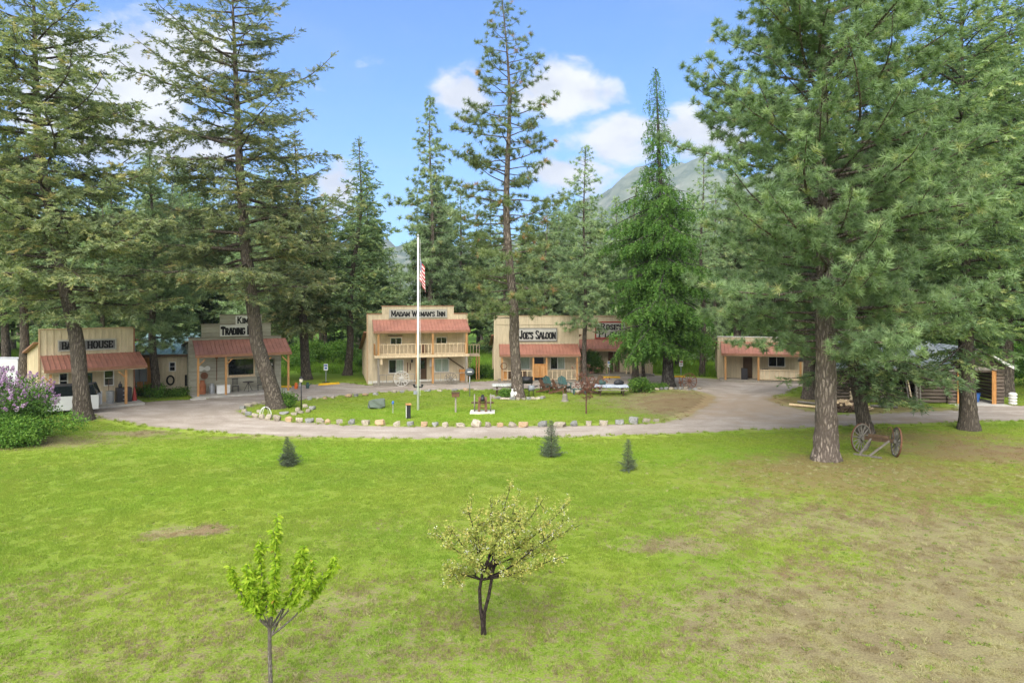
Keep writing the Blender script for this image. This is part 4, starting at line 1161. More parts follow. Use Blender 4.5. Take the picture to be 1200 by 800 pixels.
for (a, b_, c_, d_) in ((-1.72, 1.64, 4.32, 4.41), (-1.72, 1.64, 3.65, 3.74), (-1.72, -1.64, 3.74, 4.32), (1.56, 1.64, 3.74, 4.32)): fr.box(a, b_, -.10, -.076, c_, d_)
sub(fr.build('sign_frame', M['sign_pale'], bh), sg)
sub(lettering(bh, 'BATH HOUSE', -1.5, 1.42, 4.03, .46, -.077, M['ink'], .2, small=1.0), sg)
metal_roof(bh, -W2 + .05, W2 + .35, -.045, -2.3, 3.42, 2.68, M['red_metal'], fascia=M['rust_trim'])
bx('ceiling_board', -W2 + .15, W2 + .25, -2.24, -.045, 2.42, 2.46, T, bh)
bx('porch_floor', -W2, W2 + .2, -2.35, -.045, 0, .14, M['concrete'], bh)
for x in (-W2 + .4, 1.85):
    bx('post', x - .07, x + .07, -2.15, -2.01, .145, 2.419, M['fir_post'], bh)
    brace(bh, x, -2.08, 2.42, -1, M['fir_post'])
bz = bh.rotation_euler.z
simple('metal_bin', 'galvanised bin standing by the bath house porch post', 'bin', MB().lathe([(.22, 0), (.26, .75), (.28, .75), (.28, .8), (.1, .86)], 16), M['galvanised'], on(bh, 1.1, -1.1, .142), bz)
bc = empty('black_cabinet', on(bh, 1.95, -.75, .142), bz, 'low black cabinet under the bath house window', 'cabinet')
bx('body', -.45, .45, -.3, .3, 0, .95, M['black_plastic'], bc)
for i in range(3):
    dr = bx('drawer', -.42, .42, -.32, -.3005, .06 + i * .29, .32 + i * .29, M['black_plastic'], bc); bx('handle', -.1, .1, -.034, -.0105, -.02, .02, M['galvanised'], dr)
simple('kettle', 'small black pot standing on the black cabinet', 'pot', MB().lathe([(.1, 0), (.13, .12), (.1, .25), (.03, .3), (.03, .42)], 12), M['black_metal'], on(bh, 1.75, -.75, 1.1), bz)
simple('kettle', 'tall dark jug standing on the black cabinet, right of the pot', 'jug', MB().lathe([(.08, 0), (.09, .25), (.04, .36), (.05, .46)], 12), M['black_metal'], on(bh, 2.1, -.75, 1.1), bz)
simple('fire_bucket', 'red cone bucket by the right corner of the bath house', 'bucket', MB().lathe([(.16, 0), (.14, .3), (.07, .75), (.02, .95)], 12), M['sign_red'], on(bh, 2.6, -.8, .142), bz)
simple('broom', 'broom leaning on the bath house wall behind the bin', 'broom', MB().bar((0, 0, 0), (.05, .45, 1.5), .035, .035).box(-.15, .15, -.04, .04, 0, .22), M['brown_paint'], on(bh, 1.1, -.6, .142), bz)

# ---- log barn on the right
def log_piece(parent, a, b_, r, mat):
    o = MB().cyl(a, b_, r, r * .94, 8).build('log', mat, parent, True); return o
lgx0, lgx1 = at(983, 47), at(1110, 46.5)
lb = empty('log_barn', (lgx0 + lgx1) / 2, radians(-4), 'weathered log barn with sheet-metal roof behind the wagon axle and trees', 'barn')
W2 = 3.75
rr = random.Random(3)
for i in range(10):
    z = .14 + i * .235
    if 1 <= i <= 7:
        segs = [(-W2, -W2 + .9), (1.6, W2)]
    else: segs = [(-W2, W2)]
    for a, b_ in segs: log_piece(lb, (a - .08 * rr.random(), 0, z), (b_ + .08 * rr.random(), 0, z), .115 + .012 * rr.random(), M['log_wood'])
for x in (-W2, W2):
    for i in range(10): log_piece(lb, (x, .13, .25 + i * .235), (x, 5.4, .25 + i * .235), .112, M['log_wood'])
bx('back_wall', -W2 + .1, W2 - .1, 5.3, 5.42, 0, 2.5, M['dark_wood'], lb)
for x in (-W2 + .95, -.7, 1.55): bx('post', x - .08, x + .08, -.10, .06, .02, 2.5, M['pale_wood'] if x < -2 else M['grey_wood'], lb)
metal_roof(lb, -W2 - .5, W2 + .1, 2.7, -.7, 4.05, 2.42, M['silver_metal'], name='roof', fascia=M['grey_wood'], rib=.5)
metal_roof(lb, -W2 - .5, W2 + .1, 2.72, 6.1, 4.05, 2.42, M['silver_metal'], name='roof', fascia=M['grey_wood'], rib=.5)
bx('shelf', -2.7, 1.3, .8, 1.5, .9, .95, M['grey_wood'], lb)
gx0, gx1 = at(1112, 46.2), at(1174, 46.2)
ga = empty('log_garage', (gx0 + gx1) / 2, radians(-4), 'log garage with dark open doorway and orange door post at the right', 'garage')
W2 = 1.82
for i in range(11):
    z = .14 + i * .235
    for a, b_ in (([(-W2, -1.15), (1.15, W2)]) if i < 9 else [(-W2, W2)]): log_piece(ga, (a, 0, z), (b_, 0, z), .118, M['log_wood'])
for i in range(4):
    z = 2.75 + i * .235; k = W2 - .18 - i * .46; log_piece(ga, (-k, 0, z), (k, 0, z), .118, M['log_wood'])
for x in (-W2, W2):
    for i in range(11): log_piece(ga, (x, .13, .25 + i * .235), (x, 6, .25 + i * .235), .112, M['log_wood'])
bx('back_wall', -W2, W2, 5.9, 6.0, 0, 2.6, M['dark_wood'], ga)
for x in (-1.12, 1.12): bx('door_post', x - .14, x + .14, -.17, -.12 + .0, .02, 2.3, M['orange_wood'], ga)
bx('lintel', -1.3, 1.3, -.17, -.121, 2.302, 2.5, M['grey_wood'], ga)
bx('slab_floor', -W2, W2, -.9, 5.9, .009, .03, M['concrete'], ga)
for s in (-1, 1):
    mb = MB()
    x1 = s * (W2 + .35)
    mb.hexa([(0, -.5, 3.75), (x1, -.5, 2.55), (x1, 6.3, 2.55), (0, 6.3, 3.75), (0, -.5, 3.81), (x1, -.5, 2.61), (x1, 6.3, 2.61), (0, 6.3, 3.81)])
    for i in range(12):
        y = -.45 + i * .6
        mb.hexa([(0, y, 3.81), (x1, y, 2.61), (x1, y + .05, 2.61), (0, y + .05, 3.81), (0, y, 3.84), (x1, y, 2.64), (x1, y + .05, 2.64), (0, y + .05, 3.84)])
    mb.build('roof', M['silver_metal'], ga)
    MB().hexa([(0, -.54, 3.62), (x1, -.54, 2.42), (x1, -.501, 2.42), (0, -.501, 3.62), (0, -.54, 3.80), (x1, -.54, 2.60), (x1, -.501, 2.60), (0, -.501, 3.80)]).build('barge_board', M['sign_white'], ga)
simple('blue_tub', 'blue plastic tub just inside the dark garage doorway', 'tub', MB().lathe([(.2, 0), (.27, .55), (.3, .6)], 14), M['blue_plastic'], on(ga, .55, .9, .031), 0)
for k in range(4):
    sc_ = MB(); sc_.lathe([(.18, 0), (.26, .06), (.24, .16), (.14, .21)], 10)
    o = simple('white_sack', ['bottom', 'second', 'third', 'top'][k] + ' white sack in the stack right of the garage', 'sack', sc_, M['sign_white'], on(ga, 2.35, -.1, k * .2), k * .9, 'white sacks by the garage')

# ------------------------------------------------------------------ trees
def lean_px(px0, Y, pts):
    """(px, py) points up a trunk -> (height, dx, dy)"""
    return [(0, 0, 0)] + [(zat(py, Y), (px - px0) / FPX * Y, 0) for px, py in pts]
def ctree(name, label, px, py, H, base, prof, r0, seed, pts=None, kind='fir', rz=0.0, group=None, **kw):
    g = G(px, py)
    ms = conifer(kind, H, base, prof, r0, seed, lean_px(px, g.y, pts) if pts else None, **kw)
    TRIS[label] = len(ms[2].polygons)
    return tree_thing(name, ms, g, rz, label, 'tree', group)

# foreground and middle trees
ctree('fir_tree', 'tall olive-green fir leaning left in front of the bath house', 98, 492, 28, .225, [(.225, 4.0), (.32, 5.6), (.45, 5.5), (.6, 4.9), (.75, 3.8), (.9, 2.4), (1, .3)], .45, 1,
      [(90, 400), (75, 340), (55, 230), (45, 170), (38, -60)], nbranch=128, density=.84, needles='needles_fir', size=1.0, ntri=20, droop=(.0, -.18), updroop=(.35, -.1))
ctree('fir_tree', 'airy fir with tilted trunk in front of the grey trading post', 325, 478, 28.5, .255, [(.255, 4.2), (.34, 6.0), (.5, 5.9), (.65, 5.2), (.82, 3.9), (.95, 2.2), (1, .4)], .50, 2,
      [(313, 440), (300, 400), (291, 320), (288, 290), (282, 200), (274, 50), (270, -34)], nbranch=108, density=.84, needles='needles_fir', bark='bark_fir', ntri=20, droop=(.02, -.13), updroop=(.42, -.1), size=.95, start=.22)
ctree('pine_tree', 'tall thin-crowned pine with rusty tufts standing in the island lawn', 607, 466, 28.5, .195, [(.195, 2.4), (.28, 3.7), (.38, 3.3), (.5, 3.5), (.64, 3.5), (.76, 2.9), (.9, 1.5), (1, .3)], .40, 3,
      [(603, 430), (600, 400), (599, 300), (596, 200), (592, 80), (590, -12)], kind='pine', nbranch=125, density=.95, needles='needles_sparse', bark='bark_pine', ntri=34, tuft=.27, size=1.15, droop=(.0, -.22), updroop=(.25, .05), start=.42, tufts_per=2.3)
ctree('larch_tree', 'bright green larch with drooping branches and bare spire top', 783, 453, 25.8, .125, [(.125, 3.0), (.22, 4.2), (.4, 4.1), (.52, 3.6), (.62, 2.7), (.68, 1.4), (.78, 1.4), (.88, .95), (1, .2)], .44, 4,
      [(783, 420), (777, 250), (767, 80)], kind='larch', nbranch=175, density=1.1, needles='needles_larch', bark='bark_grey', ntri=16, size=1.25, droop=(-.02, -.42), updroop=(.1, -.25), start=.1)
ctree('pine_tree', 'huge blue-green long-needled pine in front at the right', 968, 538, 26.5, .165, [(.165, 3.2), (.21, 5.2), (.25, 5.9), (.3, 6.3), (.42, 6.5), (.56, 6.0), (.7, 4.8), (.82, 3.7), (.92, 2.3), (1, .3)], .48, 5,
      [(968, 430), (966, 200), (962, 0)], kind='pine', nbranch=240, density=1.0, needles='needles_pine', bark='bark_pine', ntri=46, tuft=.20, size=1.28, droop=(.03, -.10), updroop=(.55, -.1), start=.3, tufts_per=2.4, wid=.74, asym=(-.2, .12))
ctree('fir_tree', 'dark fir with low ragged branches right behind the wagon axle', 1015, 507, 19, .11, [(.11, 3.0), (.2, 3.7), (.5, 3.2), (.8, 1.8), (1, .2)], .34, 6, [(1008, 460), (1000, 380), (998, 100)], nbranch=120, density=.95, needles='needles_fir_dark', lowdead=.05, dead=.14, ntri=18, droop=(-.12, -.3), size=1.0, asym=(0, .25))
ctree('fir_tree', 'dark fir in front of the log garage with boughs over its doorway', 1135, 503, 25, .13, [(.13, 2.8), (.25, 4.4), (.45, 5.4), (.7, 4.2), (.9, 2), (1, .2)], .42, 7, [(1133, 430), (1128, 200), (1126, 0)], nbranch=135, density=.9, needles='needles_fir_dark', lowdead=.03, dead=.1, ntri=18, droop=(-.1, -.3), size=1.05)
ctree('fir_tree', 'dark tall fir rising behind the right end of the log garage', 1178, 464, 31, .12, [(.12, 4), (.3, 6.3), (.6, 5.5), (.85, 3), (1, .2)], .5, 8, None, nbranch=140, needles='needles_fir_dark', ntri=16, size=1.35, latsp=.48)
ctree('fir_tree', 'dark trunk tree between the tan cabin and the huge pine', 948, 467, 22, .2, [(.2, 3), (.4, 3.6), (.7, 2.6), (1, .2)], .42, 9, None, nbranch=100, needles='needles_fir_dark', ntri=16, size=1.3, latsp=.42)
ctree('pine_tree', 'pale bushy pine in front of the teal-roofed shed', 183, 465, 17.6, .2, [(.2, 2.4), (.35, 3.2), (.55, 3.0), (.8, 1.8), (1, .2)], .3, 10, [(181, 400), (178, 190)], kind='pine', nbranch=110, needles='needles_pine_far', ntri=34, size=1.3, tufts_per=2.0)
ctree('fir_tree', 'olive fir at the meadow edge, just right of the trading post', 359, 444.5, 22, .2, [(.2, 3.6), (.35, 4.2), (.6, 3.2), (.85, 1.7), (1, .2)], .42, 12, [(356, 400), (345, 165)], nbranch=110, needles='needles_fir', ntri=16, size=1.35, latsp=.44)
ctree('fir_tree', 'dark pointed fir close to the left side of the two-storey inn', 407, 439.5, 22, .2, [(.2, 2.8), (.35, 3.4), (.6, 2.6), (.85, 1.4), (1, .2)], .36, 13, [(410, 400), (424, 172)], nbranch=110, needles='needles_fir_dark', ntri=16, size=1.35, latsp=.44)
ctree('pine_tree', 'slim pine standing between the saloon and the red-framed sign', 685, 447.5, 20.2, .22, [(.22, 1.9), (.4, 2.9), (.6, 2.6), (.8, 1.5), (1, .2)], .22, 14, None, kind='pine', nbranch=90, needles='needles_pine_far', ntri=30, size=1.45, tufts_per=1.9)
for k, (px, py, H, lab) in enumerate([(745, 445.5, 17, "grey-trunked pine in front of the red-framed sign's right half"), (754, 442, 14, 'thin pine just left of the larch trunk'), (823, 440.5, 21, 'dark-trunked pine right of the larch, near the small road sign')]):
    ctree('pine_tree', lab, px, py, H, .28, [(.28, 2.0), (.5, 2.6), (.75, 1.6), (1, .2)], .26 if k != 1 else .14, 15 + k, None, kind='pine', nbranch=70, needles='needles_pine_far', ntri=28, size=1.5, tufts_per=1.7)
for k, (px, Y, H, lab) in enumerate([(27, 50, 19, 'dark conifer trunk right behind the lilac bush'), (7, 54, 20, 'dark conifer at the left edge behind the lilac bush')]):
    ms = conifer('fir', H, .3, [(.3, 3.2), (.5, 3.4), (.8, 1.8), (1, .2)], .36, 20 + k, None, nbranch=80, needles='needles_fir_dark', ntri=16, size=1.4, latsp=.45, lowdead=.2)
    tree_thing('fir_tree', ms, at(px, Y), 0, lab)

# forest behind: four kinds, copied
PROTO = []
PROTO.append(('pine_tree', conifer('pine', 24, .22, [(.22, 2.4), (.38, 3.6), (.6, 3.1), (.82, 1.7), (1, .2)], .32, 31, None, nbranch=105, needles='needles_pine_far', bark='bark_pine', ntri=28, size=1.75, tufts_per=1.6, latsp=.42)))
PROTO.append(('pine_tree', conifer('pine', 24, .16, [(.16, 2.2), (.3, 3.1), (.55, 2.9), (.8, 1.6), (1, .2)], .30, 32, None, nbranch=120, needles='needles_pine_far', bark='bark_pine', ntri=28, size=1.7, tufts_per=1.6, latsp=.42)))
PROTO.append(('fir_tree', conifer('fir', 24, .14, [(.14, 3.0), (.3, 3.3), (.6, 2.3), (.85, 1.1), (1, .1)], .32, 33, None, nbranch=120, needles='needles_fir_dark', ntri=16, size=1.7, latsp=.5)))
PROTO.append(('fir_tree', conifer('fir', 24, .2, [(.2, 3.2), (.35, 3.7), (.6, 2.8), (.85, 1.4), (1, .1)], .32, 34, None, nbranch=115, needles='needles_fir_dark', ntri=16, size=1.7, latsp=.5)))
def top_profile(px):
    return np.interp(px, [-250, 0, 100, 150, 200, 260, 330, 380, 425, 450, 470, 505, 545, 580, 640, 668, 690, 720, 760, 815, 850, 900, 1000, 1250, 1500],
                     [150, 180, 200, 225, 200, 210, 215, 245, 235, 296, 290, 205, 250, 255, 250, 262, 232, 268, 262, 262, 215, 190, 150, 120, 100])
rr = random.Random(19)
spots = [(505, 80, 115, 1), (173, 74, 186, 0), (203, 78, 192, 1), (430, 84, 205, 2), (540, 88, 222, 0), (655, 82, 236, 0), (240, 85, 200, 2), (130, 76, 208, 3), (380, 82, 228, 3), (575, 90, 240, 2), (705, 86, 250, 1), (640, 80, 234, 1), (668, 90, 240, 2), (722, 84, 232, 0), (742, 92, 238, 1), (812, 82, 228, 0), (838, 78, 214, 1), (862, 80, 196, 0), (625, 86, 245, 3), (650, 95, 244, 2)]
for row, (Y, step) in enumerate(((72, 6.2), (84, 6.0), (99, 7.0), (118, 8.0))):
    X = -.92 * Y
    while X < .95 * Y:
        yy = Y + rr.uniform(-4, 4); x = X + rr.uniform(-1.8, 1.8); px = 600 + x / yy * FPX
        tp = top_profile(px) + rr.uniform(-14, 26)
        X += step * rr.uniform(.75, 1.25)
        if yy < 76 and (415 < px < 770 or 835 < px < 950): continue      # the buildings stand here
        if yy < 80 and 330 < px < 425: continue                          # the bright meadow gap
        spots.append((px, yy, tp, rr.choice((0, 1, 2, 3))))
for k, (px, Y, tp, kd) in enumerate(spots):
    H = max(zat(tp, Y), 9.0)
    nm, ms = PROTO[kd]
    sc = H / 24.0; f = rr.uniform(.9, 1.15) * (min(1.0 / sc, 1.35) ** .5)
    own = ['tall dense pine rising behind the two-storey inn', 'pale pine top just right of the leaning left fir', 'thin pine top halfway between the two left firs', 'dark fir behind the gap left of the inn', 'pine just left of the island pine, behind the inn roof', 'pine behind the saloon roof, right of the island pine', 'fir right behind the airy fir above the trading post', 'fir behind the bath house, right of its leaning fir', 'fir behind the bright meadow gap', 'fir right behind the island pine trunk', 'low pine between the slim pine and the larch']
    lab = own[k] if k < len(own) else ('blue-green pine in the forest edge behind the buildings' if kd < 2 else 'dark pointed fir in the forest edge behind the buildings')
    tree_thing(nm, ms, at(px, Y), rr.uniform(0, 6.28), lab, 'tree', None if k < len(own) else ('pines of the forest edge' if kd < 2 else 'firs of the forest edge'), (sc * f, sc * f, sc))

# young firs that fill the wood's edge down to the ground
yf = [conifer('fir', 12, .05, [(.05, 2.6), (.25, 2.5), (.6, 1.6), (.85, .8), (1, .1)], .16, 36, None, nbranch=95, needles='needles_fir_dark', ntri=14, size=1.5, latsp=.5), conifer('pine', 12, .06, [(.06, 2.2), (.3, 2.4), (.65, 1.6), (1, .15)], .15, 37, None, nbranch=80, needles='needles_pine_far', ntri=24, size=1.6, tufts_per=1.6, latsp=.45)]
k = 0
for Y, step in ((74, 5.5), (88, 5.0)):
    X = -.85 * Y
    while X < .85 * Y:
        yy = Y + rr.uniform(-3, 4); x = X + rr.uniform(-1.5, 1.5); px = 600 + x / yy * FPX; X += step * rr.uniform(.7, 1.3)
        if yy < 77 and (415 < px < 770 or 835 < px < 950): continue
        if 335 < px < 422 and yy < 86: continue
        H = rr.uniform(7, 14); kd = rr.randrange(2)
        tree_thing(('fir_tree', 'pine_tree')[kd], yf[kd], at(px, yy), rr.uniform(0, 6), ('young bushy fir low in the forest edge behind the buildings', 'young bushy pine low in the forest edge behind the buildings')[kd], 'tree', ('young firs of the forest edge', 'young pines of the forest edge')[kd], H / 12)
# young spruces on the lawn
for k, (px, py, hpx, wide, lab) in enumerate([(337, 546, 34, .95, 'small round spruce on the lawn, nearest the leaning fir'), (646, 535, 42, .75, 'tallest of the three small blue spruces on the lawn'), (736, 551, 36, .62, 'thin small spruce on the lawn towards the big pine')]):
    g = G(px, py); H = hpx / FPX * g.y
    ms = conifer('fir', 8, .03, [(.03, 2.9 * wide + .3), (.25, 2.7 * wide), (.6, 1.6 * wide), (.85, .6), (1, .1)], .16, 40 + k, None, nbranch=150, needles='needles_spruce', ntri=14, size=1.1, latsp=.42, droop=(.12, -.1), updroop=(.6, 0))
    tree_thing('young_spruce', ms, g, k, lab, 'tree', 'young spruces on the lawn', H / 8)

# ------------------------------------------------------------------ broadleaf saplings and shrubs
def limb(rng, p0, d0, L, n=7, up=.25, wob=.14):
    """a wandering shoot"""
    P = [np.array(p0, float)]; d = unit(np.array(d0, float))
    for i in range(n):
        d = unit(d + rng.normal(size=3) * wob + np.array([0, 0, up / n]))
        P.append(P[-1] + d * (L / n))
    return np.array(P)
def leaves_along(rng, P, n, t0=.15):
    f = (t0 + (1 - t0) * rng.random(n)) * (len(P) - 1); i = np.minimum(f.astype(int), len(P) - 2); fr = (f - i)[:, None]
    return P[i] * (1 - fr) + P[i + 1] * fr, unit(P[i + 1] - P[i])
def sapling_lime():
    rng = np.random.default_rng(51)
    g = G(318, 838); Y = g.y
    def pt(px, py, dy=0.0): return np.array([(px - 318) / FPX * Y, dy, zat(py, Y)])
    root = empty('sapling', g, 0, 'lime-green young sapling with hanging leaves nearest the camera', 'tree')
    T0 = np.array([pt(318, 838), pt(317, 800), pt(316, 760), pt(316, 733)]); T0[0, 2] = -.05
    tv, tf = tubes([(T0, np.array([.045, .036, .032, .03]))], 10); link('trunk', npmesh('trunk', tv, tf, M['bark_sapling'], smooth=True), root)
    tips = [((316, 735), (325, 603), 0), ((316, 733), (296, 640), .35), ((315, 735), (272, 660), -.1), ((317, 745), (352, 642), .2), ((318, 735), (372, 648), -.3), ((317, 745), (392, 652), .1), ((316, 735), (300, 652), -.5), ((317, 735), (335, 650), -.55), ((317, 735), (345, 660), .6), ((316, 735), (283, 668), .3)]
    paths = []; LP = []; LD = []
    for a, b_, dy in tips:
        A = pt(*a); B = pt(*b_, dy * .9)
        mid = A * .45 + B * .55; mid[:2] += (B - A)[:2] * .24; mid[2] -= .12
        s = np.linspace(0, 1, 9)[:, None]
        P = A * (1 - s) ** 2 + 2 * mid * s * (1 - s) + B * s ** 2
        P += rng.normal(size=P.shape) * .012 * s
        paths.append((P, np.linspace(.020, .004, 9)))
        p, d = leaves_along(rng, P, 320, .34); LP.append(p); LD.append(d)
        for k in range(4):
            f = rng.uniform(.3, .9); q = P[int(f * 8)]
            Q = limb(rng, q, unit(B - A) + rng.normal(size=3) * .6 + [0, 0, .35], rng.uniform(.16, .36), 5, .5, .14); paths.append((Q, np.linspace(.008, .003, 6)))
            p, d = leaves_along(rng, Q, 70, .1); LP.append(p); LD.append(d)
    bv, bf = tubes(paths, 6); link('branches', npmesh('branches', bv, bf, M['bark_sapling'], smooth=True), root)
    LP = np.concatenate(LP); LD = np.concatenate(LD); n = len(LP)
    out = unit(rng.normal(size=(n, 3)) * [1, 1, .4] + LD * .35 + [0, 0, -.55])
    V = []; F = []
    L = .10 * (.45 + .85 * rng.random(n)); Wd = L * .40
    sd_ = unit(np.cross(out, rng.normal(size=(n, 3))))
    nr = np.cross(out, sd_)
    pts = [LP, LP + out * (L * .45)[:, None] + sd_ * (Wd / 2)[:, None] + nr * (L * .06)[:, None], LP + out * L[:, None] - nr * (L * .12)[:, None] + np.array([0, 0, -.015]), LP + out * (L * .45)[:, None] - sd_ * (Wd / 2)[:, None] + nr * (L * .06)[:, None], LP + out * (L * .5)[:, None]]
    V = np.stack(pts, 1).reshape(-1, 3); o = (np.arange(n) * 5)[:, None, None]
    F = (np.array([[0, 1, 4], [1, 2, 4], [2, 3, 4], [3, 0, 4]])[None] + o).reshape(-1, 3)
    rn = np.repeat(np.clip(rng.random(n) * .85 + .25 * (rng.random(n) < .03), 0, 1), 5)
    link('crown', npmesh('crown', V, F, M['leaf_lime'], rn), root)
sapling_lime()
def sapling_blossom():
    rng = np.random.default_rng(52)
    g = G(567, 743); Y = g.y
    def pt(px, py, dy=0.0): return np.array([(px - 567) / FPX * Y, dy, zat(py, Y)])
    root = empty('blossom_tree', g, 0, 'small spreading fruit tree with white blossom and two dark stems', 'tree')
    s1 = np.array([pt(567, 745), pt(566, 728), pt(563, 712), pt(562, 690), pt(566, 668), pt(575, 650, .05)]); s1[0, 2] = -.05
    s2 = np.array([pt(567, 735), pt(568, 715, -.05), pt(573, 695, -.1), pt(577, 672, -.14), pt(572, 655, -.1)])
    tv, tf = tubes([(s1, np.array([.06, .05, .04, .036, .032, .024])), (s2, np.array([.04, .038, .035, .032, .024]))], 10)
    link('trunk', npmesh('trunk', tv, tf, M['bark_blossom'], smooth=True), root)
    ends = [(512, 628, .1), (530, 600, -.5), (545, 590, .5), (575, 585, 0), (600, 575, .5), (615, 585, -.5), (640, 590, .3), (660, 605, -.3), (678, 618, .2), (665, 640, -.5), (650, 655, .6), (525, 655, -.4), (535, 672, .4), (600, 620, -.9), (580, 620, .9), (625, 650, -.8), (550, 630, -.9), (672, 600, .5), (610, 600, .9), (630, 622, .2), (596, 596, -.3), (556, 612, .1)]
    paths = []; LP = []
    for (ex, ey, dy) in ends:
        A = (s1[4] if rng.random() < .6 else s2[3]) + rng.normal(size=3) * .02
        if ey > 635: A = s1[3] * .5 + s1[4] * .5
        B = pt(ex, ey, dy); md = (A + B) / 2 + np.array([0, 0, .04]) + (B - A) * np.array([.1, .1, -.05])
        s = np.linspace(0, 1, 10)[:, None]
        P = A * (1 - s) ** 2 + 2 * md * s * (1 - s) + B * s ** 2 + np.cumsum(rng.normal(size=(10, 3)) * .014, 0) * s
        paths.append((P, np.linspace(.022, .004, 10)))
        p, _ = leaves_along(rng, P, 45, .35); LP.append(p)
        for k in range(9):
            f = rng.uniform(.3, .98); q = P[min(int(f * 9), 9)]
            Q = limb(rng, q, unit(B - A) * .6 + rng.normal(size=3) * .7, rng.uniform(.18, .48), 5, .25, .22); paths.append((Q, np.linspace(.007, .002, 6)))
            p, _ = leaves_along(rng, Q, 20, .2); LP.append(p)
    bv, bf = tubes(paths, 5); link('branches', npmesh('branches', bv, bf, M['bark_blossom'], smooth=True), root)
    LP = np.concatenate(LP); n = len(LP)
    tl = [tpl_leaf(5, .035, .058, .030, rng) for _ in range(6)]
    sel = rng.random(n) < .60
    V, F, R = scatter(tl, LP[sel], rng.normal(size=(sel.sum(), 3)), np.full(sel.sum(), 1.0), rng); link('crown', npmesh('crown', V, F, M['leaf_olive'], R), root)
    tp = [tpl_leaf(6, .014, .024, .022, rng) for _ in range(5)]
    B_ = LP[~sel][:: 5]
    V, F, R = scatter(tp, B_ + rng.normal(size=B_.shape) * .02, rng.normal(size=B_.shape), np.full(len(B_), 1.0), rng); link('blossoms', npmesh('blossoms', V, F, M['petal_white'], R), root)
sapling_blossom()
def sapling_bare():
    rng = np.random.default_rng(53)
    g = G(687, 484.5)
    root = empty('sapling', g, 0, 'thin reddish nearly bare sapling on the island lawn', 'tree')
    P0 = limb(rng, (0, 0, -.03), (0, 0, 1), 2.0, 7, 0, .04)
    tv, tf = tubes([(P0, np.linspace(.05, .03, 8))], 8); link('trunk', npmesh('trunk', tv, tf, M['twig_red'], smooth=True), root)
    paths = []; LP = []
    for k in range(17):
        p = P0[rng.integers(3, 8)]
        Q = limb(rng, p, rng.normal(size=3) * [1, 1, .3] + [0, 0, .9], rng.uniform(.7, 1.6), 7, .35, .16); paths.append((Q, np.linspace(.016, .004, 8)))
        for j in range(5):
            q = Q[rng.integers(2, 8)]; W_ = limb(rng, q, rng.normal(size=3), rng.uniform(.2, .5), 4, .2, .2); paths.append((W_, np.linspace(.008, .003, 5)))
            p_, _ = leaves_along(rng, W_, 5, .3); LP.append(p_)
    bv, bf = tubes(paths, 4); link('branches', npmesh('branches', bv, bf, M['twig_red'], smooth=True), root)
    LP = np.concatenate(LP); V, F, R = scatter([tpl_leaf(3, .03, .09, .05, rng) for _ in range(4)], LP, rng.normal(size=LP.shape), np.full(len(LP), 1.0), rng); link('crown', npmesh('crown', V, F, M['leaf_red'], R), root)
sapling_bare()
def shrub(name, label, loc, rx, ry, rz_, n, mat, seed, leafL=.11, leafW=.06, size=1.0, bunch=7, group=None, bloom=None, stems=9, cat='shrub', lobes=9):
    """leafy shrub: a lumpy volume of small leaves on many stems"""
    rng = np.random.default_rng(seed)
    root = empty(name, loc, 0, label, cat, group)
    LC = np.stack([rng.normal(size=lobes) * .48, rng.normal(size=lobes) * .48, .3 + .55 * rng.random(lobes)], 1)
    LC[:, :2] = np.clip(LC[:, :2], -.72, .72)
    k = rng.integers(0, lobes, n)
    d = unit(rng.normal(size=(n, 3))); r = .42 * rng.random(n) ** .35
    P = LC[k] + d * r[:, None] * [1, 1, .8]
    P = P[P[:, 2] > .03]; dd = unit(P - [0, 0, .3])
    Pw = P * [rx, ry, rz_]
    V, F, R = scatter([tpl_leaf(bunch, .10 * size, leafL, leafW, rng) for _ in range(6)], Pw, dd + rng.normal(size=P.shape) * .4, np.full(len(P), 1.0), rng)
    link('crown', npmesh('crown', V, F, M[mat], R), root)
    paths = []
    for i in range(stems):
        c = LC[i % lobes] * [rx, ry, rz_]
        a = c * [.12, .12, 0]; a[2] = -.05
        s = np.linspace(0, 1, 6)[:, None]; md = (a + c) / 2 + np.array([0, 0, .12 * rz_])
        paths.append((a * (1 - s) ** 2 + 2 * md * s * (1 - s) + c * s ** 2, np.linspace(.03, .008, 6) * min(rz_, 1.5)))
    bv, bf = tubes(paths, 5); link('stems', npmesh('stems', bv, bf, M['bark_grey'], smooth=True), root)
    if bloom:
        nb = bloom; kk = rng.integers(0, lobes, nb); d = unit(rng.normal(size=(nb, 3)) + [0, -.25, .55])
        Pb = (LC[kk] + d * .44 * [1, 1, .85])
        ok = Pb[:, 2] > .52; Pb = Pb[ok] * [rx, ry, rz_]
        tl = []
        for _ in range(4):
            V = []; F = []
            for i in range(34):
                h = rng.random(); rad = .085 * (1 - h) + .015; a = rng.random() * 6.28
                c = np.array([rad * cos(a), rad * sin(a), h * .26]); u = unit(rng.normal(size=3)); v = unit(np.cross(u, rng.normal(size=3))); e = .022
                b_ = len(V); V += [c - u * e - v * e, c + u * e - v * e, c + u * e + v * e, c - u * e + v * e]; F += [(b_, b_ + 1, b_ + 2), (b_, b_ + 2, b_ + 3)]
            tl.append((np.array(V), np.array(F)))
        fw = d[ok] + rng.normal(size=Pb.shape) * .25 + [0, 0, .7]
        V, F, R = scatter(tl, Pb, fw, .8 + .5 * rng.random(len(Pb)), rng); link('blossoms', npmesh('blossoms', V, F, M['lilac_bloom'], R), root)
    return root
shrub('lilac_bush', 'large lilac bush in purple bloom at the left edge', at(0, 34.2), 2.7, 1.8, 3.25, 2800, 'leaf_dark', 61, bloom=560, lobes=14, leafL=.12, leafW=.07)
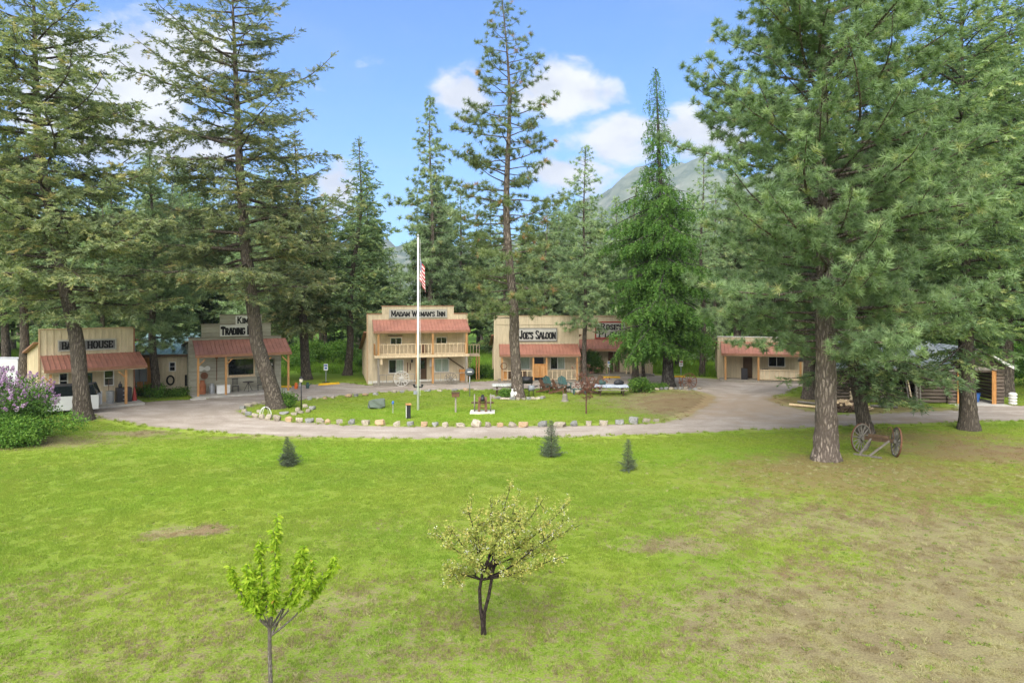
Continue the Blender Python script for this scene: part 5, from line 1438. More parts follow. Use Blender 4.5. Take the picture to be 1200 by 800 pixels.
shrub('green_shrub', 'low bright green shrub growing at the foot of the lilac', at(42, 33.0), 2.3, 1.0, 1.35, 1800, 'leaf_green', 62, lobes=13)
shrub('green_shrub', 'low bright green shrub at the left edge below the lilac', at(-20, 32.6), 2.0, 1.0, 1.3, 1300, 'leaf_green', 63, lobes=10)
bush = [(565, 61.8, 1.5, .9, 1.1, 'rounded green shrub beside the outside stairs of the inn', 'leaf_green'), (583, 61.5, .8, .6, .8, 'small green shrub at the left corner of the saloon', 'leaf_green'), (385, 74, 3.2, 2, 2.4, 'bright green bush in the meadow right of the trading post', 'leaf_green'),
        (362, 76, 3, 2, 2.0, 'broad green bush in the meadow behind the olive fir', 'leaf_green'), (420, 73, 2.2, 1.5, 1.8, 'green bush behind the left wall of the inn', 'leaf_dark'), (692, 63.6, 1.3, .8, 2.2, 'dark leafy shrub at the left end of the porch with red-framed sign', 'leaf_dark'),
        (170, 49.6, 1.4, .6, .7, 'low plants along the foot of the orange shed wall', 'leaf_green'), (206, 50.2, 1.0, .5, .45, 'low plants under the hose coil on the shed', 'leaf_green'), (332, 44.6, 1.0, .5, .9, 'wispy plants at the foot of the leaning fir in the stone ring', 'leaf_green'),
        (1188, 62, 4.5, 2.5, 4.2, 'big light green bush at the right edge beyond the garage', 'leaf_green'), (1225, 56, 3.5, 2.2, 3.4, 'light green bush at the far right edge of the yard', 'leaf_green'), (1150, 70, 4, 2.5, 4.5, 'tall green bush behind the log garage', 'leaf_dark'),
        (593, 49.2, .35, .3, .55, 'small green plant at the foot of the island pine', 'leaf_green'), (751, 52.0, 1.0, .6, .9, 'weedy green clump between the picnic table and the larch', 'leaf_green'), (770, 54.0, 1.0, .5, .3, 'low green weeds at the foot of the larch', 'leaf_green'),
        (440, 70, 2.5, 1.6, 1.8, 'green bush right behind the inn', 'leaf_green'), (300, 78, 3, 2, 2.2, 'green bush in the woods behind the trading post', 'leaf_dark'), (850, 76, 3, 2, 2.6, 'green bush behind the left end of the tan cabin', 'leaf_green'), (800, 78, 3.4, 2, 2.4, 'green bush in the woods behind the larch', 'leaf_green'), (345, 70, 2.0, 1.4, 1.2, 'low green bush close to the right post of the shop porch', 'leaf_green')]
for k, (px, Y, rx, ry, hz, lab, mt) in enumerate(bush):
    shrub('green_shrub', lab, at(px, Y), rx, ry, hz, int(240 + 260 * min(rx * hz, 5)), mt, 70 + k, leafL=.10 + .02 * min(rx, 3), leafW=.055 + .015 * min(rx, 3), size=1 + .3 * rx, bunch=6, lobes=8)

# ------------------------------------------------------------------ stones
import bmesh
def stone_mesh(seed, mat, blocky=.5):
    rg = random.Random(seed); bm = bmesh.new()
    bmesh.ops.create_cube(bm, size=1.7)
    bmesh.ops.subdivide_edges(bm, edges=bm.edges[:], cuts=2, use_grid_fill=True)
    planes = [(Vector((rg.gauss(0, 1), rg.gauss(0, 1), rg.gauss(0, 1))).normalized(), rg.uniform(.72, 1.05)) for _ in range(8)]
    for v in bm.verts:
        for n, d in planes:
            e = v.co.dot(n) - d
            if e > 0: v.co -= n * e
        v.co += Vector((rg.gauss(0, .05), rg.gauss(0, .05), rg.gauss(0, .05)))
        v.co.z = max(v.co.z, -.75)
    me = bpy.data.meshes.new('stone'); bm.to_mesh(me); bm.free(); me.materials.append(mat); return me
STONE = {c: [stone_mesh(i * 7 + j, M[c]) for j in range(5)] for i, c in enumerate(('stone_grey', 'stone_pale', 'stone_orange', 'stone_green'))}
rg = random.Random(4)
def stone(px, py, wpx, hpx, col, label, group, tilt=0.12):
    g = G(px, py); k = g.y / FPX
    o = link('stone', STONE[col][rg.randrange(5)], None, (g.x, g.y, hpx * k * .34), (rg.uniform(-tilt, tilt), rg.uniform(-tilt, tilt), rg.uniform(-.35, .35) + rg.choice((0, pi))), (wpx * k * .50, wpx * k * .42, hpx * k * .54))
    return tag(o, label, 'stone', group)
CN = {'stone_grey': 'grey', 'stone_pale': 'pale', 'stone_orange': 'orange-stained', 'stone_green': 'greenish'}
ORD = ['first', 'second', 'third', 'fourth', 'fifth', 'sixth', 'seventh', 'eighth', 'ninth', 'tenth', 'eleventh', 'twelfth', 'thirteenth', 'fourteenth', 'fifteenth', 'sixteenth', 'seventeenth', 'eighteenth', 'nineteenth', 'twentieth',
       'twenty-first', 'twenty-second', 'twenty-third', 'twenty-fourth', 'twenty-fifth', 'twenty-sixth', 'twenty-seventh', 'twenty-eighth', 'twenty-ninth', 'thirtieth', 'thirty-first', 'thirty-second', 'thirty-third']
g_, p_, o_ = 'stone_grey', 'stone_pale', 'stone_orange'
FRONT = [(325, 493, 9, 9, p_), (338.7, 493.5, 9, 7, o_), (351, 494.5, 9, 7, p_), (363, 495, 11, 6, g_), (375, 495.5, 10, 7, p_), (384, 496, 7, 6, o_), (397.5, 497, 8, 7, p_), (412, 497, 9, 7, g_), (429, 497.5, 11, 7, p_), (446, 498, 13, 8, o_), (465, 499, 9, 7, p_), (481, 499.5, 9, 7, g_),
         (497, 499.5, 9, 7, o_), (510, 499.5, 8, 6, g_), (522, 500, 8, 7, p_), (539.5, 500, 12, 6, p_), (558, 500, 13, 10, p_), (572, 500, 8, 7, p_), (586, 500, 8, 6, o_), (601, 500, 11, 6, p_), (613, 500, 13, 7, o_), (636, 499.5, 12, 8, g_), (655.5, 499.5, 17, 7, p_), (673, 499, 9, 7, g_), (690, 498.5, 8, 7, p_),
         (707.5, 498, 12, 7, p_), (726, 497, 11, 7, g_), (742.5, 496.5, 12, 10, g_), (757, 495.5, 10, 7, p_), (769, 494, 8, 4, p_)]
for i, (px, py, a, b_, c_) in enumerate(FRONT):
    stone(px, py, a, b_, c_, f'{CN[c_]} edging stone on the front rim of the island, {ORD[i]} from its left end', 'edging stones on the front rim')
BACK = [(363, 468.5, 6, 5, g_), (372, 467.5, 4, 3, p_), (381, 467.5, 5, 3, o_), (390, 466.5, 5, 3, p_), (408.5, 465.5, 9, 5, o_), (417, 464.5, 5, 4, g_), (428, 463.5, 8, 3.5, o_), (440, 462.5, 7, 3, g_), (462, 460, 7, 4, p_), (471, 460, 6, 3, g_), (501, 458.5, 8, 2.5, g_), (515, 458.3, 6, 2.5, p_), (533, 458, 7, 3, g_), (546, 457.8, 7, 3.5, o_), (558, 457.3, 6, 3, p_)]
for i, (px, py, a, b_, c_) in enumerate(BACK):
    stone(px, py, a, b_, c_, f'small {CN[c_]} stone on the far rim of the island, {ORD[i]} from the left', 'edging stones on the far rim')
ringB = [(286, 484, 7, 6), (284, 479, 7, 5), (290, 476, 9, 5), (299, 474, 8, 4), (309, 472.5, 7, 4), (291, 487, 8, 6), (299, 489, 8, 6), (307, 490.5, 8, 7), (315, 491.5, 9, 8), (333, 485, 12, 3), (345, 486, 9, 4), (352, 484, 8, 4), (361, 483, 7, 5), (366, 480, 8, 5), (358, 477.5, 7, 5), (349, 482, 6, 6), (303, 483, 5, 4)]
for i, (px, py, a, b_) in enumerate(ringB):
    c_ = (p_, g_, p_, p_)[i % 4]
    stone(px, py, a, b_, c_, f'{CN[c_]} rock in the ring round the leaning fir, {ORD[i]} counting from its left end', 'rocks round the leaning fir')
for i in range(15):
    a = pi + .1 + (pi - .2) * i / 14
    g = G(607, 466); X = g.x + 1.85 * cos(a); Y = g.y + .9 * sin(a) * (1.15 if i % 3 else 1)
    px, py = 600 + X / Y * FPX, HORIZON + CAMZ * FPX / Y
    stone(px, py, 5 + 3 * rg.random(), 2.6 + 1.6 * rg.random(), p_ if i % 3 else g_, f'flat {CN[p_ if i % 3 else g_]} rock at the foot of the island pine, {ORD[i]} from the left', 'rocks at the foot of the island pine')
for i in range(11):
    px = 764 + 5.6 * i; c_ = (g_, p_, g_)[i % 3]
    stone(px, 456.5 + rg.uniform(-.5, .6), 4.5 + 2 * rg.random(), 2.8 + 1.2 * rg.random(), c_, f'small {CN[c_]} rock in the row before the larch, {ORD[i]} from the left', 'rocks before the larch')
stone(441, 478, 23, 13, 'stone_green', 'big flat greenish boulder lying alone on the island lawn', None, .03)

# ------------------------------------------------------------------ wheels, cart, wagon axle
def wheel(parent, R, n, mat, name='wheel', w_=.07, th=.07, tyre=None, hub=.12, loc=(0, 0, 0), rot=(0, 0, 0)):
    """spoked wheel in the local XZ plane (axle along y): rim > spokes, hub, tyre"""
    k = 30; mb = MB(); vs = []; fs = []
    for i in range(k):
        a = 2 * pi * i / k
        for r, y in ((R - th, -w_ / 2), (R, -w_ / 2), (R, w_ / 2), (R - th, w_ / 2)): vs.append((r * cos(a), y, r * sin(a)))
    for i in range(k):
        j = (i + 1) % k
        for c in range(4): fs.append((i * 4 + c, i * 4 + (c + 1) % 4, j * 4 + (c + 1) % 4, j * 4 + c))
    rim = mb.add(vs, fs).build(name, mat, parent); rim.location = loc; rim.rotation_euler = rot
    if tyre:
        mb = MB(); vs = []
        for i in range(k):
            a = 2 * pi * i / k
            for r, y in ((R + .002, -w_ / 2 - .004), (R + .014, -w_ / 2 - .004), (R + .014, w_ / 2 + .004), (R + .002, w_ / 2 + .004)): vs.append((r * cos(a), y, r * sin(a)))
        mb.add(vs, fs).build('tyre', tyre, rim)
    MB().cyl((0, -.13, 0), (0, .13, 0), hub, hub * .8, 12).build('hub', mat, rim)
    sm = MB().cyl((0, 0, hub * .8), (0, 0, R - th + .01), .032, .024, 6).mesh('spoke', mat)
    for i in range(n): link('spoke', sm, rim, rot=(0, 2 * pi * i / n, 0))
    return rim
g1, g2 = G(1011, 529), G(1049, 534)
c_ = (g1 + g2) / 2
wa = empty('wagon_axle', c_, atan2(g2.y - g1.y, g2.x - g1.x), 'old wagon axle with two large grey spoked wheels beside the huge pine', 'wagon axle')
half = (g2 - g1).length / 2 + .05
RW = .66
wheel(wa, RW, 14, M['wheel_wood'], loc=(-half, -.05, RW - .02), rot=(0, 0, radians(66)), tyre=M['rust_iron'], w_=.06, th=.055)
w2 = wheel(wa, RW, 14, M['wheel_wood'], loc=(half, 0, RW - .03), rot=(0, 0, radians(112)), tyre=M['rust_iron'], w_=.06); w2.rotation_euler = (radians(6), 0, radians(118))
MB().box(-half + .1, half - .1, -.07, .07, RW - .08, RW + .08).build('axle_beam', M['dark_wood'], wa)
MB().box(-half + .3, half - .3, -.10, .10, RW + .082, RW + .2).build('bolster', M['dark_wood'], wa)
MB().bar((-.3, -.1, RW), (-.55, -1.0, .06), .07, .06).build('brace_bar', M['weathered'], wa)
MB().bar((.45, -.1, RW), (-.15, -1.05, .06), .07, .06).build('brace_bar', M['weathered'], wa)
MB().bar((-.8, -1.0, .05), (.35, -1.05, .05), .08, .07).build('drawbar', M['weathered'], wa)
wr = MB()
for i in range(16):
    a = -.3 + 2.6 * i / 16; b_ = -.3 + 2.6 * (i + 1) / 16
    wr.bar((half - .28 + .3 * cos(a) * .5, .12, RW + .05 + .55 * sin(a)), (half - .28 + .3 * cos(b_) * .5, .12, RW + .05 + .55 * sin(b_)), .07, .02)
wr.build('iron_hoop', M['rust_iron'], wa)
g = G(808, 455)
ww = empty('spoked_wagon_wheel_ornament', g, radians(8), 'rusty wagon wheel leaning beside the larch trunk', 'wheel')
r_ = wheel(ww, .62, 12, M['rust_iron'], name='rim', loc=(0, 0, .60), rot=(radians(-10), 0, 0), w_=.05, th=.05, hub=.1)
g = G(797, 454.5)
ww = empty('spoked_wagon_wheel_ornament', g, radians(75), 'second old wheel, edge-on between the larch and the rusty wagon wheel', 'wheel')
wheel(ww, .45, 10, M['rust_iron'], name='rim', loc=(0, 0, .44), rot=(radians(-12), 0, 0), w_=.05, th=.05, hub=.09)
# wheel displays on the inn porch
for k, (x, R, n, mt, lab) in enumerate([(-1.62, .64, 14, 'wheel_pale', 'white spoked wagon wheel leaning on the left porch rail of the inn'), (2.45, .52, 12, 'weathered', 'smaller grey spoked wheel leaning on the right porch rail of the inn')]):
    w_ = empty('spoked_wagon_wheel_ornament', on(inn, x, -1.98, 0), inn.rotation_euler.z, lab, 'wheel')
    wheel(w_, R, n, M[mt], name='rim', loc=(0, 0, R - .01), rot=(radians(-7), 0, 0), w_=.05, th=.045, hub=.1)
# small cannon-like cart on its slab
g = G(565.5, 483.5)
ca = empty('field_cart', g, radians(2), 'small brown two-wheeled cart with a black barrel on a pale slab', 'cart')
simple('concrete_slab', 'pale slab under the small brown cart on the island lawn', 'slab', MB().box(-.76, .76, -.5, .5, 0, .11), M['pale_concrete'], g)
for s in (-1, 1): wheel(ca, .52, 10, M['brown_paint'] if s > 0 else M['dark_wood'], loc=(s * .5, .05, .63), rot=(0, 0, radians(90)), w_=.06, th=.06, hub=.08, tyre=M['weathered'])
bx('axle', -.72, .72, .02, .09, .58, .66, M['dark_wood'], ca)
for s in (-1, 1): MB().bar((s * .22, -.35, .14), (s * .18, .25, .95), .06, .16, (1, 0, 0)).build('cheek', M['brown_paint'], ca)
for z in (.3, .5, .72): bx('cross_bar', -.2, .2, -.12, -.05, z, z + .06, M['rust_iron'], ca)
MB().cyl((0, -.42, .88), (0, .7, .95), .13, .10, 14).build('barrel', M['black_metal'], ca, True)

# ------------------------------------------------------------------ poles, flag, lamps
g = G(490, 480)
fp = empty('flagpole', g, 0, 'tall white flagpole in the middle of the island lawn', 'flagpole')
MB().cyl((0, 0, 0), (0, 0, 11.05), .085, .05, 14).build('pole', M['white_paint'], fp, True)
MB().lathe([(.02, 11.05), (.08, 11.1), (.09, 11.17), (.02, 11.25)], 12).build('finial', M['galvanised'], fp, True)
MB().cyl((.13, 0, .9), (.13, 0, 10.9), .008, n=5).build('halyard', M['white_paint'], fp)
bx('bracket', -.28, .28, -.06, .06, 1.42, 1.5, M['black_metal'], fp)
for s in (-1, 1): MB().lathe([(.05, 0), (.09, .1), (.02, .14)], 10, (s * .26, 0, 1.5)).build('solar_lamp', M['black_metal'], fp)
bx('junction_box', -.28, -.06, -.12, .02, 1.0, 1.22, M['grey_box'], fp)
# limp flag
m = bpy.data.materials.new('flag_cloth'); m.use_nodes = True; t = NT(m.node_tree); b = t.n['Principled BSDF']
uv = t.new('ShaderNodeAttribute'); uv.attribute_name = 'uvw'
sp = t.new('ShaderNodeSeparateXYZ'); t.link(uv.outputs['Vector'], sp.inputs[0])
stripe = t.math('GREATER_THAN', t.math('FRACT', t.math('MULTIPLY', sp.outputs['Y'], 6.5)), .5)
cst = t.mix(stripe, (.48, .03, .04), (.72, .70, .68))
cant = t.math('MULTIPLY', t.math('LESS_THAN', sp.outputs['X'], .4), t.math('GREATER_THAN', sp.outputs['Y'], .46))
vo = t.new('ShaderNodeTexVoronoi'); t.link(t.vmath('MULTIPLY', uv.outputs['Vector'], (27, 17, 0)), vo.inputs['Vector']); vo.inputs['Scale'].default_value = 1; vo.inputs['Randomness'].default_value = .1
star = t.math('LESS_THAN', vo.outputs['Distance'], .26)
t.link(t.mix(cant, cst, t.mix(star, (.02, .03, .13), (.72, .72, .72))), b.inputs['Base Color']); b.inputs['Roughness'].default_value = .85
nu, nv = 26, 18
V = []; UVs = []
for i in range(nu):
    for j in range(nv):
        u, v = i / (nu - 1), j / (nv - 1)
        x = .09 + .38 * u ** .8 + .04 * sin(9 * u + 2 * v); y = .13 * sin(11 * u + 1.2 * v) * u ** .5 * (1.0 - .3 * v)
        z = 9.75 - (1 - v) * 1.5 * (1 - .15 * u) - u * 1.0 - .12 * u * sin(4 * v)
        V.append((x, y, z)); UVs.append((u, v, 0))
F = [(i * nv + j, (i + 1) * nv + j, (i + 1) * nv + j + 1, i * nv + j + 1) for i in range(nu - 1) for j in range(nv - 1)]
me = bpy.data.meshes.new('flag'); me.from_pydata(V, [], F); me.materials.append(m)
at_ = me.attributes.new('uvw', 'FLOAT_VECTOR', 'POINT'); at_.data.foreach_set('vector', [c for p in UVs for c in p])
me.polygons.foreach_set('use_smooth', [True] * len(F))
fl = link('flag', me, None, tuple(g)); sol = fl.modifiers.new('thick', 'SOLIDIFY'); sol.thickness = .006
tag(fl, 'limp red, white and blue striped flag hanging on the flagpole', 'flag')
g = G(353, 480.5)
lp = empty('lamp_post', g, 0, 'thin black lamp post next to the leaning fir', 'lamp post')
MB().cyl((0, 0, 0), (0, 0, 1.8), .04, .035, 8).build('pole', M['black_metal'], lp, True)
MB().lathe([(.06, 1.78), (.11, 1.82), (.13, 2.0), (.10, 2.02)], 8).build('lantern', M['lamp_glass'], lp)
MB().lathe([(.16, 2.02), (.08, 2.09), (.02, 2.16)], 8).build('lantern_cap', M['black_metal'], lp)
g = G(478.5, 490)
bo = empty('post_box', g, radians(20), 'black box post with rusty cap near the flagpole foot', 'post')
bx('body', -.12, .12, -.12, .12, 0, .80, M['black_metal'], bo); bx('cap', -.16, .16, -.16, .16, .801, .88, M['fir_post'], bo); bx('side_strip', -.135, -.121, -.09, .09, .04, .76, M['sign_white'], bo)
g = G(460.5, 484.5)
so = empty('garden_stake', g, 0, 'thin pale stake with a blue top on the island lawn', 'stake')
MB().cyl((0, 0, 0), (0, 0, .62), .022, n=6).build('rod', M['sign_pale'], so); MB().lathe([(.07, .6), (.08, .72), (.02, .8)], 10).build('cap', M['blue_plastic'], so)
g = G(534, 483)
sp_ = empty('feeder_post', g, 0, 'grey post carrying a flat brown box on the island lawn', 'post')
bx('post', -.05, .05, -.05, .05, 0, .98, M['grey_wood'], sp_); bx('box', -.23, .23, -.18, .18, .982, 1.22, M['brown_paint'], sp_); bx('lid', -.26, .26, -.21, .21, 1.221, 1.26, M['dark_wood'], sp_)
g = G(550.5, 464.5)
di = empty('dish_sign', g, 0, 'grey oval dish on a thin pole in front of the inn', 'dish')
MB().cyl((0, 0, 0), (0, 0, 1.75), .035, n=8).build('pole', M['galvanised'], di, True)
dm = MB().lathe([(.01, .06), (.18, .045), (.30, .015), (.35, -.03), (.345, -.045), (.18, .02), (.01, .035)], 24)
d_ = dm.build('dish', M['dish_grey'], di, True); d_.rotation_euler = (radians(-75) + pi, 0, 0); d_.scale = (1, .82, 1); d_.location = (0, -.06, 1.8)
d_.rotation_euler = (radians(80), 0, radians(8))
lo = bx('emblem', -.16, .16, -.045, .045, .056, .066, M['sign_white'], d_)
# parking signs on short posts and yellow kerb blocks
for k, (px, py, z, top, lab) in enumerate([(382, 448.8, 1.35, None, 'small white sign on a post at the meadow edge beside the inn'), (714, 440.5, 1.1, None, 'small white sign standing before the porch with red-framed sign'), (798, 441, 1.2, 'red', 'small white and red sign beyond the larch trunk')]):
    g = G(px, py); so = empty('parking_sign', g, 0, lab, 'sign', 'parking signs')
    bx('post', -.03, .03, -.03, .03, .1, z - .25, M['galvanised'], so); bx('base', -.28, .28, -.12, .12, 0, .1, M['black_plastic'], so)
    bx('plate', -.17, .17, -.05, -.03, z - .26, z + .28, M['white_paint'], so)
    bx('plate_band', -.14, .14, -.058, -.0505, z + .08, z + .22, M['blue_plastic'] if top is None else M['sign_red'], so); bx('plate_band', -.1, .1, -.058, -.0505, z - .15, z + .0, M['blue_plastic'] if k == 0 else M['sign_pale'], so)
for k, (a, b_, lab) in enumerate([((373, 451.6), (398, 449.8), 'yellow parking block in front of the bright meadow'), ((328, 454.2), (342, 453.8), 'yellow parking block behind the right post of the shop porch'), ((705, 442.8), (727, 442.8), 'yellow parking block before the porch with red-framed sign'), ((790, 442), (803, 442), 'yellow parking block beyond the larch trunk')]):
    A, B = G(*a), G(*b_); L = (B - A).length; mb = MB()
    mb.hexa([(-L / 2, -.11, 0), (L / 2, -.11, 0), (L / 2, .11, 0), (-L / 2, .11, 0), (-L / 2 + .08, -.07, .15), (L / 2 - .08, -.07, .15), (L / 2 - .08, .07, .15), (-L / 2 + .08, .07, .15)])
    simple('parking_block', lab, 'parking block', mb, M['yellow_paint'], (A + B) / 2 + Vector((0, 0, .009)), atan2(B.y - A.y, B.x - A.x), 'yellow parking blocks')
for k, (px, py, mt, lab) in enumerate([(347, 455.5, 'orange_paint', 'orange garden gnome-sized pot right of the shop porch'), (351.5, 455.5, 'galvanised', 'grey watering pot beside the orange pot'), (360.5, 455, 'teal_paint', 'teal watering can on the gravel edge right of the shop')]):
    mb = MB().lathe([(.12, 0), (.15, .25), (.10, .33), (.12, .42), (.06, .48)], 12)
    if k == 2: mb.bar((.1, 0, .2), (.32, 0, .4), .05, .05)
    simple('garden_pot', lab.replace('garden gnome-sized ', ''), 'pot', mb, M[mt], G(px, py) + Vector((0, 0, .01)), 0)

# ------------------------------------------------------------------ picnic tables, chairs, grills
def cloth_mat(name, a, b_, sc):
    m = bpy.data.materials.new(name); m.use_nodes = True; t = NT(m.node_tree); bs = t.n['Principled BSDF']
    v = t.new('ShaderNodeTexCoord').outputs['Object']
    vo = t.new('ShaderNodeTexVoronoi'); t.link(v, vo.inputs['Vector']); vo.inputs['Scale'].default_value = sc
    f = t.smooth(t.math('ADD', vo.outputs['Distance'], t.math('MULTIPLY', t.noise(v, sc * 2, 3, .6), .4)), .35, .65)
    t.link(t.mix(f, b_, a), bs.inputs['Base Color']); bs.inputs['Roughness'].default_value = .8; M[name] = m
cloth_mat('cloth_white', (.52, .52, .49), (.22, .27, .22), 9)
cloth_mat('cloth_blue', (.40, .44, .50), (.13, .19, .30), 8)
def picnic(px, py, rz, L, label, cl_label, cmat, droop):
    g = G(px, py); e = empty('picnic_table', g, rz, label, 'table', 'picnic tables')
    for i in range(4): bx('top_plank', -L / 2, L / 2, -.38 + i * .19, -.38 + i * .19 + .18, .70, .74, M['grey_wood'], e)
    for s in (-1, 1):
        for k in range(2): bx('bench_plank', -L / 2, L / 2, s * .72 - .14 + k * .145, s * .72 - .14 + k * .145 + .135, .42, .46, M['grey_wood'], e)
        for q in (-1, 1): MB().bar((s * L * .36, q * .25, .69), (s * L * .36, q * .62, .0), .06, .09, (1, 0, 0)).build('leg', M['dark_wood'], e)
        bx('bench_beam', s * L * .36 - .035 + .07, s * L * .36 + .035 + .07, -.82, .82, .33, .415, M['dark_wood'], e)
    n1, n2 = 40, 22; hx, hy = L / 2 + .03, .40; V = []; dr = droop
    for i in range(n1):
        for j in range(n2):
            a = -1 + 2 * i / (n1 - 1); b_ = -1 + 2 * j / (n2 - 1)
            sx = a * (hx + dr); sy = b_ * (hy + dr)
            ox = max(0, abs(sx) - hx); oy = max(0, abs(sy) - hy)
            x = math.copysign(min(abs(sx), hx) + ox * .12, sx) + (.03 * sin(9 * sy) * (ox > 0)); y = math.copysign(min(abs(sy), hy) + oy * .15, sy) + (.035 * sin(8 * sx) * (oy > 0) * oy / dr)
            V.append((x, y, .748 - max(ox, oy) * (1 - .0) + .004 * sin(7 * sx) * sin(9 * sy)))
    F = [(i * n2 + j, (i + 1) * n2 + j, (i + 1) * n2 + j + 1, i * n2 + j + 1) for i in range(n1 - 1) for j in range(n2 - 1)]
    mb = MB().add(V, F); o = mb.build('tablecloth', M[cmat], None, True); o.location = g; o.rotation_euler = (0, 0, rz)
    tag(o, cl_label, 'tablecloth'); return e
picnic(594, 461.5, radians(3), 2.1, 'grey picnic table behind the island pine, under a white cloth', 'white patterned cloth on the picnic table behind the island pine', 'cloth_white', .13)
t2 = picnic(716, 462.5, radians(-2), 2.35, 'dark picnic table near the sapling, under a blue-white cloth', 'blue and white cloth on the picnic table near the bare sapling', 'cloth_blue', .16)
for k, (x, w_, mt, lab) in enumerate([(-.55, .32, 'teal_paint', 'dark green bag lying on the blue-white tablecloth'), (.5, .42, 'black_plastic', 'black bag standing on the right end of the blue-white tablecloth')]):
    mb = MB().lathe([(w_ * .8, 0), (w_, .1), (w_ * .95, .25), (w_ * .5, .36)], 12); mb.bar((-.1, 0, .34), (.1, 0, .34), .03, .12)
    o = simple('bag', lab, 'bag', mb, M[mt], G(716, 462.5) + Vector((x * 1.2, .1, .755)), .3, None, True); o.scale = (1, .6, .9)
def adirondack(px, py, rz, mat, label, s=1.0):
    e = empty('garden_chair', G(px, py), rz, label, 'chair', 'garden chairs round the fire pit')
    # faces local +x
    for i in range(5): # back slats
        y = -.24 + i * .12; top = 1.0 - .10 * abs(i - 2) * .6
        MB().bar((-.12, y, .30), (-.42, y, top), .105, .022, (0, 1, 0) if False else (1, 0, 0)).build('back_slat', mat, e)
    for i in range(5):
        x = -.12 + i * .115; bx('seat_slat', x, x + .10, -.28, .28, .30 + i * .018, .322 + i * .018, mat, e)
    for q in (-1, 1):
        bx('arm', -.32, .50, q * .36 - .07, q * .36 + .07, .55, .575, mat, e)
        bx('front_leg', .38, .46, q * .305 - .02, q * .305 + .02, 0, .549, mat, e)
        MB().bar((.42, q * .265, .33), (-.62, q * .265, .04), .03, .12, (0, 0, 1)).build('rear_leg', mat, e)
        bx('arm_support', -.30, -.24, q * .33 - .02, q * .33 + .02, .12, .549, mat, e)
    e.scale = (s, s, s); return e
adirondack(639.5, 459.8, radians(-25), M['brown_paint'], 'brown slatted garden chair, leftmost at the fire pit', 1.08)
adirondack(643.5, 457.2, radians(-60), M['teal_paint'], 'teal slatted garden chair behind the leftmost brown one', 1.12)
adirondack(654.5, 461.2, radians(-20), M['brown_paint'], 'brown slatted garden chair in front of the second teal one', 1.12)
adirondack(661, 458.2, radians(-70), M['teal_paint'], 'teal slatted garden chair, second from the island pine', 1.15)
adirondack(690, 461, radians(185), M['dark_wood'], 'dark brown garden chair turned left behind the bare sapling', 1.12)
adirondack(699, 455.5, radians(215), M['dark_wood'], 'dark brown chair half hidden behind the blue-white table', 1.1)
for i in range(10):
    a = 2 * pi * i / 10; g = G(674, 459)
    X, Y = g.x + .62 * cos(a), g.y + .5 * sin(a)
    stone(600 + X / Y * FPX, HORIZON + CAMZ * FPX / Y, 6, 4.5, (p_, g_)[i % 2], 'stone of the low fire ring between the garden chairs', 'stones of the fire ring')
bn_ = empty('garden_bench', G(679, 462), radians(5), 'low teal bench by the fire ring, left of the dark chair', 'bench')
bx('seat', -.5, .5, -.18, .18, .36, .41, M['teal_paint'], bn_)
for x in (-.42, .42): bx('leg', x - .04, x + .04, -.15, .15, 0, .359, M['teal_paint'], bn_)
gq = empty('charcoal_grill', G(618, 457), 0, 'black grill with lid behind the island pine', 'grill')
MB().cyl((-.42, 0, .78), (.42, 0, .78), .28, n=16).build('body', M['black_metal'], gq, True)
for x in (-.32, .32):
    for y in (-.18, .18): bx('leg', x - .025, x + .025, y - .025, y + .025, 0, .62, M['black_metal'], gq)
bx('shelf', .45, .85, -.2, .2, .72, .75, M['grey_wood'], gq); MB().cyl((-.42, 0, .12), (.42, 0, .12), .02, n=6).build('axle', M['black_metal'], gq)
sg_ = empty('small_grill', G(622.5, 464.5), radians(10), 'small silver grill on thin legs right of the island pine', 'grill')
o = MB().cyl((-.2, 0, .62), (.22, 0, .62), .22, .2, 14).build('body', M['grey_box'], sg_, True)
for x in (-.14, .14):
    for y in (-.12, .12): MB().bar((x, y, .5), (x * 1.4, y * 1.4, 0), .025, .025).build('leg', M['black_metal'], sg_)
MB().bar((.22, 0, .7), (.48, 0, .78), .12, .06).build('side_handle', M['black_metal'], sg_)
for k, px in enumerate((600.5, 604.3)):
    mb = MB().lathe([(.13, 0), (.14, .42), (.07, .55), (.06, .66), (.09, .70)], 14)
    simple('white_jug', ('left' if k == 0 else 'right') + ' white jug of the pair at the foot of the island pine', 'jug', mb, M['white_plastic'], G(px, 467 - k * .2), 0, 'white jugs', True)
st = empty('tree_stump', G(662, 470), 0, 'small weathered stump alone on the island lawn', 'stump')
MB().lathe([(.28, 0), (.2, .12), (.18, .4), (.13, .52)], 10).build('trunk', M['weathered'], st)
# white wire hoops by the leaning fir
ho = empty('wire_hoops', G(311, 487), radians(5), 'white wire hoop frame among the rocks by the leaning fir', 'garden ornament')
for k in range(4):
    mb = MB(); a0 = k * .45
    for i in range(14):
        a = pi * i / 14; b_ = pi * (i + 1) / 14
        f = lambda q: (.36 * cos(q) * cos(a0), .36 * cos(q) * sin(a0), .55 * sin(q))
        mb.cyl(f(a), f(b_), .012, n=5)
    mb.build('hoop', M['white_paint'], ho)

